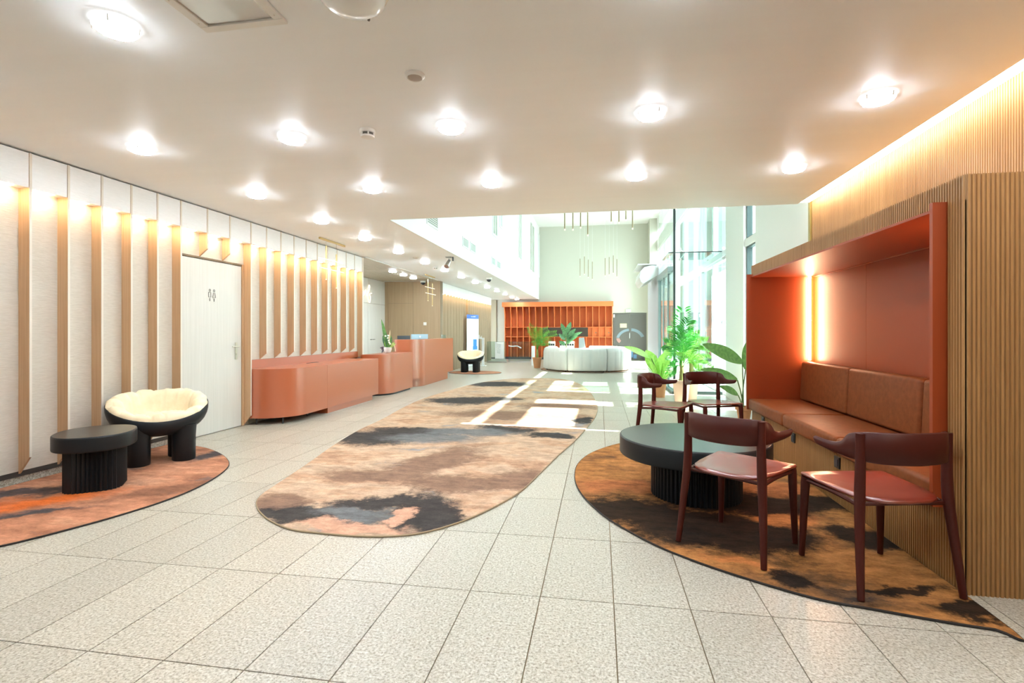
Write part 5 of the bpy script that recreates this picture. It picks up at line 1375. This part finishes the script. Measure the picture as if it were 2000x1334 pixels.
t = thing('leaflet_stand', 'slim white leaflet stand beside the blue headed banner', 'stand', (-4.0, 18.0, 0))
lx, ly = at(943, 690, y=18.2).x, 18.2
m = MB(); m.box(lx - 0.16, lx + 0.12, ly - 0.12, ly + 0.12, 0.0005, 0.02); m.build('base', M['white_metal'], t)
m = MB(); m.box(lx - 0.04, lx + 0.04, ly, ly + 0.05, 0.02, 1.02); m.build('post', M['white_metal'], t)
m = MB(); m.box(lx - 0.16, lx - 0.12, ly, ly + 0.05, 0.02, 1.0); m.build('post', M['steel'], t)
m = MB(); m.extr([(lx - 0.2, ly - 0.02, 0.98), (lx - 0.04, ly - 0.02, 0.98), (lx - 0.04, ly - 0.02, 1.1), (lx - 0.09, ly - 0.02, 1.02), (lx - 0.13, ly - 0.02, 1.14), (lx - 0.2, ly - 0.02, 1.06)], (0, 0.02, 0)); m.build('sign_plate', M['white_metal'], t)
def screen(label, px0, px1, Y, ztop):
    x0, x1 = at(px0, 690, y=Y).x, at(px1, 690, y=Y).x
    t = thing('glass_screen', label, 'glass screen', ((x0 + x1) / 2, Y, 0.0005))
    m = MB(); m.box(x0, x1, Y, Y + 0.015, 0.05, ztop); m.build('pane', M['frost'], t)
    m = MB(); m.box(x0, x1, Y - 0.04, Y + 0.055, 0.0005, 0.05); m.build('foot', M['steel'], t)
    return t, x0, x1
t, x0, x1 = screen('low glass screen with a white panel and grey X plus emblem', 951, 989, 20.2, 0.85)
pa0, pa1 = at(967, 690, y=20.19).x, at(984, 690, y=20.19).x
m = MB(); m.box(pa0, pa1, 20.185, 20.199, 0.16, 0.83); m.build('white_panel', M['white_metal'], t)
em0, em1 = at(969.5, 690, y=20.18).x, at(977, 690, y=20.18).x
m = MB(); m.extr([(em0, 20.184, 0.78), (em1 + 0.02, 20.184, 0.74), (em1, 20.184, 0.36), (em0 + 0.03, 20.184, 0.38)], (0, -0.002, 0)); m.build('emblem', M['vent'], t)
cu = bpy.data.curves.new('emblem_text', 'FONT'); cu.body = 'X+'; cu.size = 0.2; cu.extrude = 0.001; cu.align_x = 'CENTER'
to = bpy.data.objects.new('tmp_text', cu); col.objects.link(to)
dg = bpy.context.evaluated_depsgraph_get(); me = bpy.data.meshes.new_from_object(to.evaluated_get(dg)); bpy.data.objects.remove(to)
me.materials.append(M['white']); eo = bpy.data.objects.new('emblem_lettering', me); col.objects.link(eo); eo.parent = t
eo.location = Vector(((em0 + em1) / 2, 20.181, 0.5)) - BASE[t.name]; eo.rotation_euler = (R(90), 0, 0)
t, x0, x1 = screen('low clear glass screen in front of the orange shelving', 993, 1036, 20.6, 0.84)
m = MB(); pts_ = ctrl([(at(993, 676, y=20.59).x, 20.59, at(993, 675, y=20.59).z), (at(1000, 676, y=20.59).x, 20.59, at(1000, 676.5, y=20.59).z), (at(1010, 676, y=20.59).x, 20.59, at(1010, 676, y=20.59).z), (at(1018, 679, y=20.59).x, 20.59, at(1018, 680, y=20.59).z)], 5)
m.tube(pts_, 0.022, 6); m.build('swoosh_decal', M['white_metal'], t)
q = at(1041, 690, y=18.6)
b = MB(); b.box(q.x - 0.06, q.x + 0.06, 18.6, 18.7, 0.0005, 0.72)
t = tag(b.build('sign_post', M['white_metal'], bevel=0.01), 'short white post between the glass screen and terracotta palm', 'post')
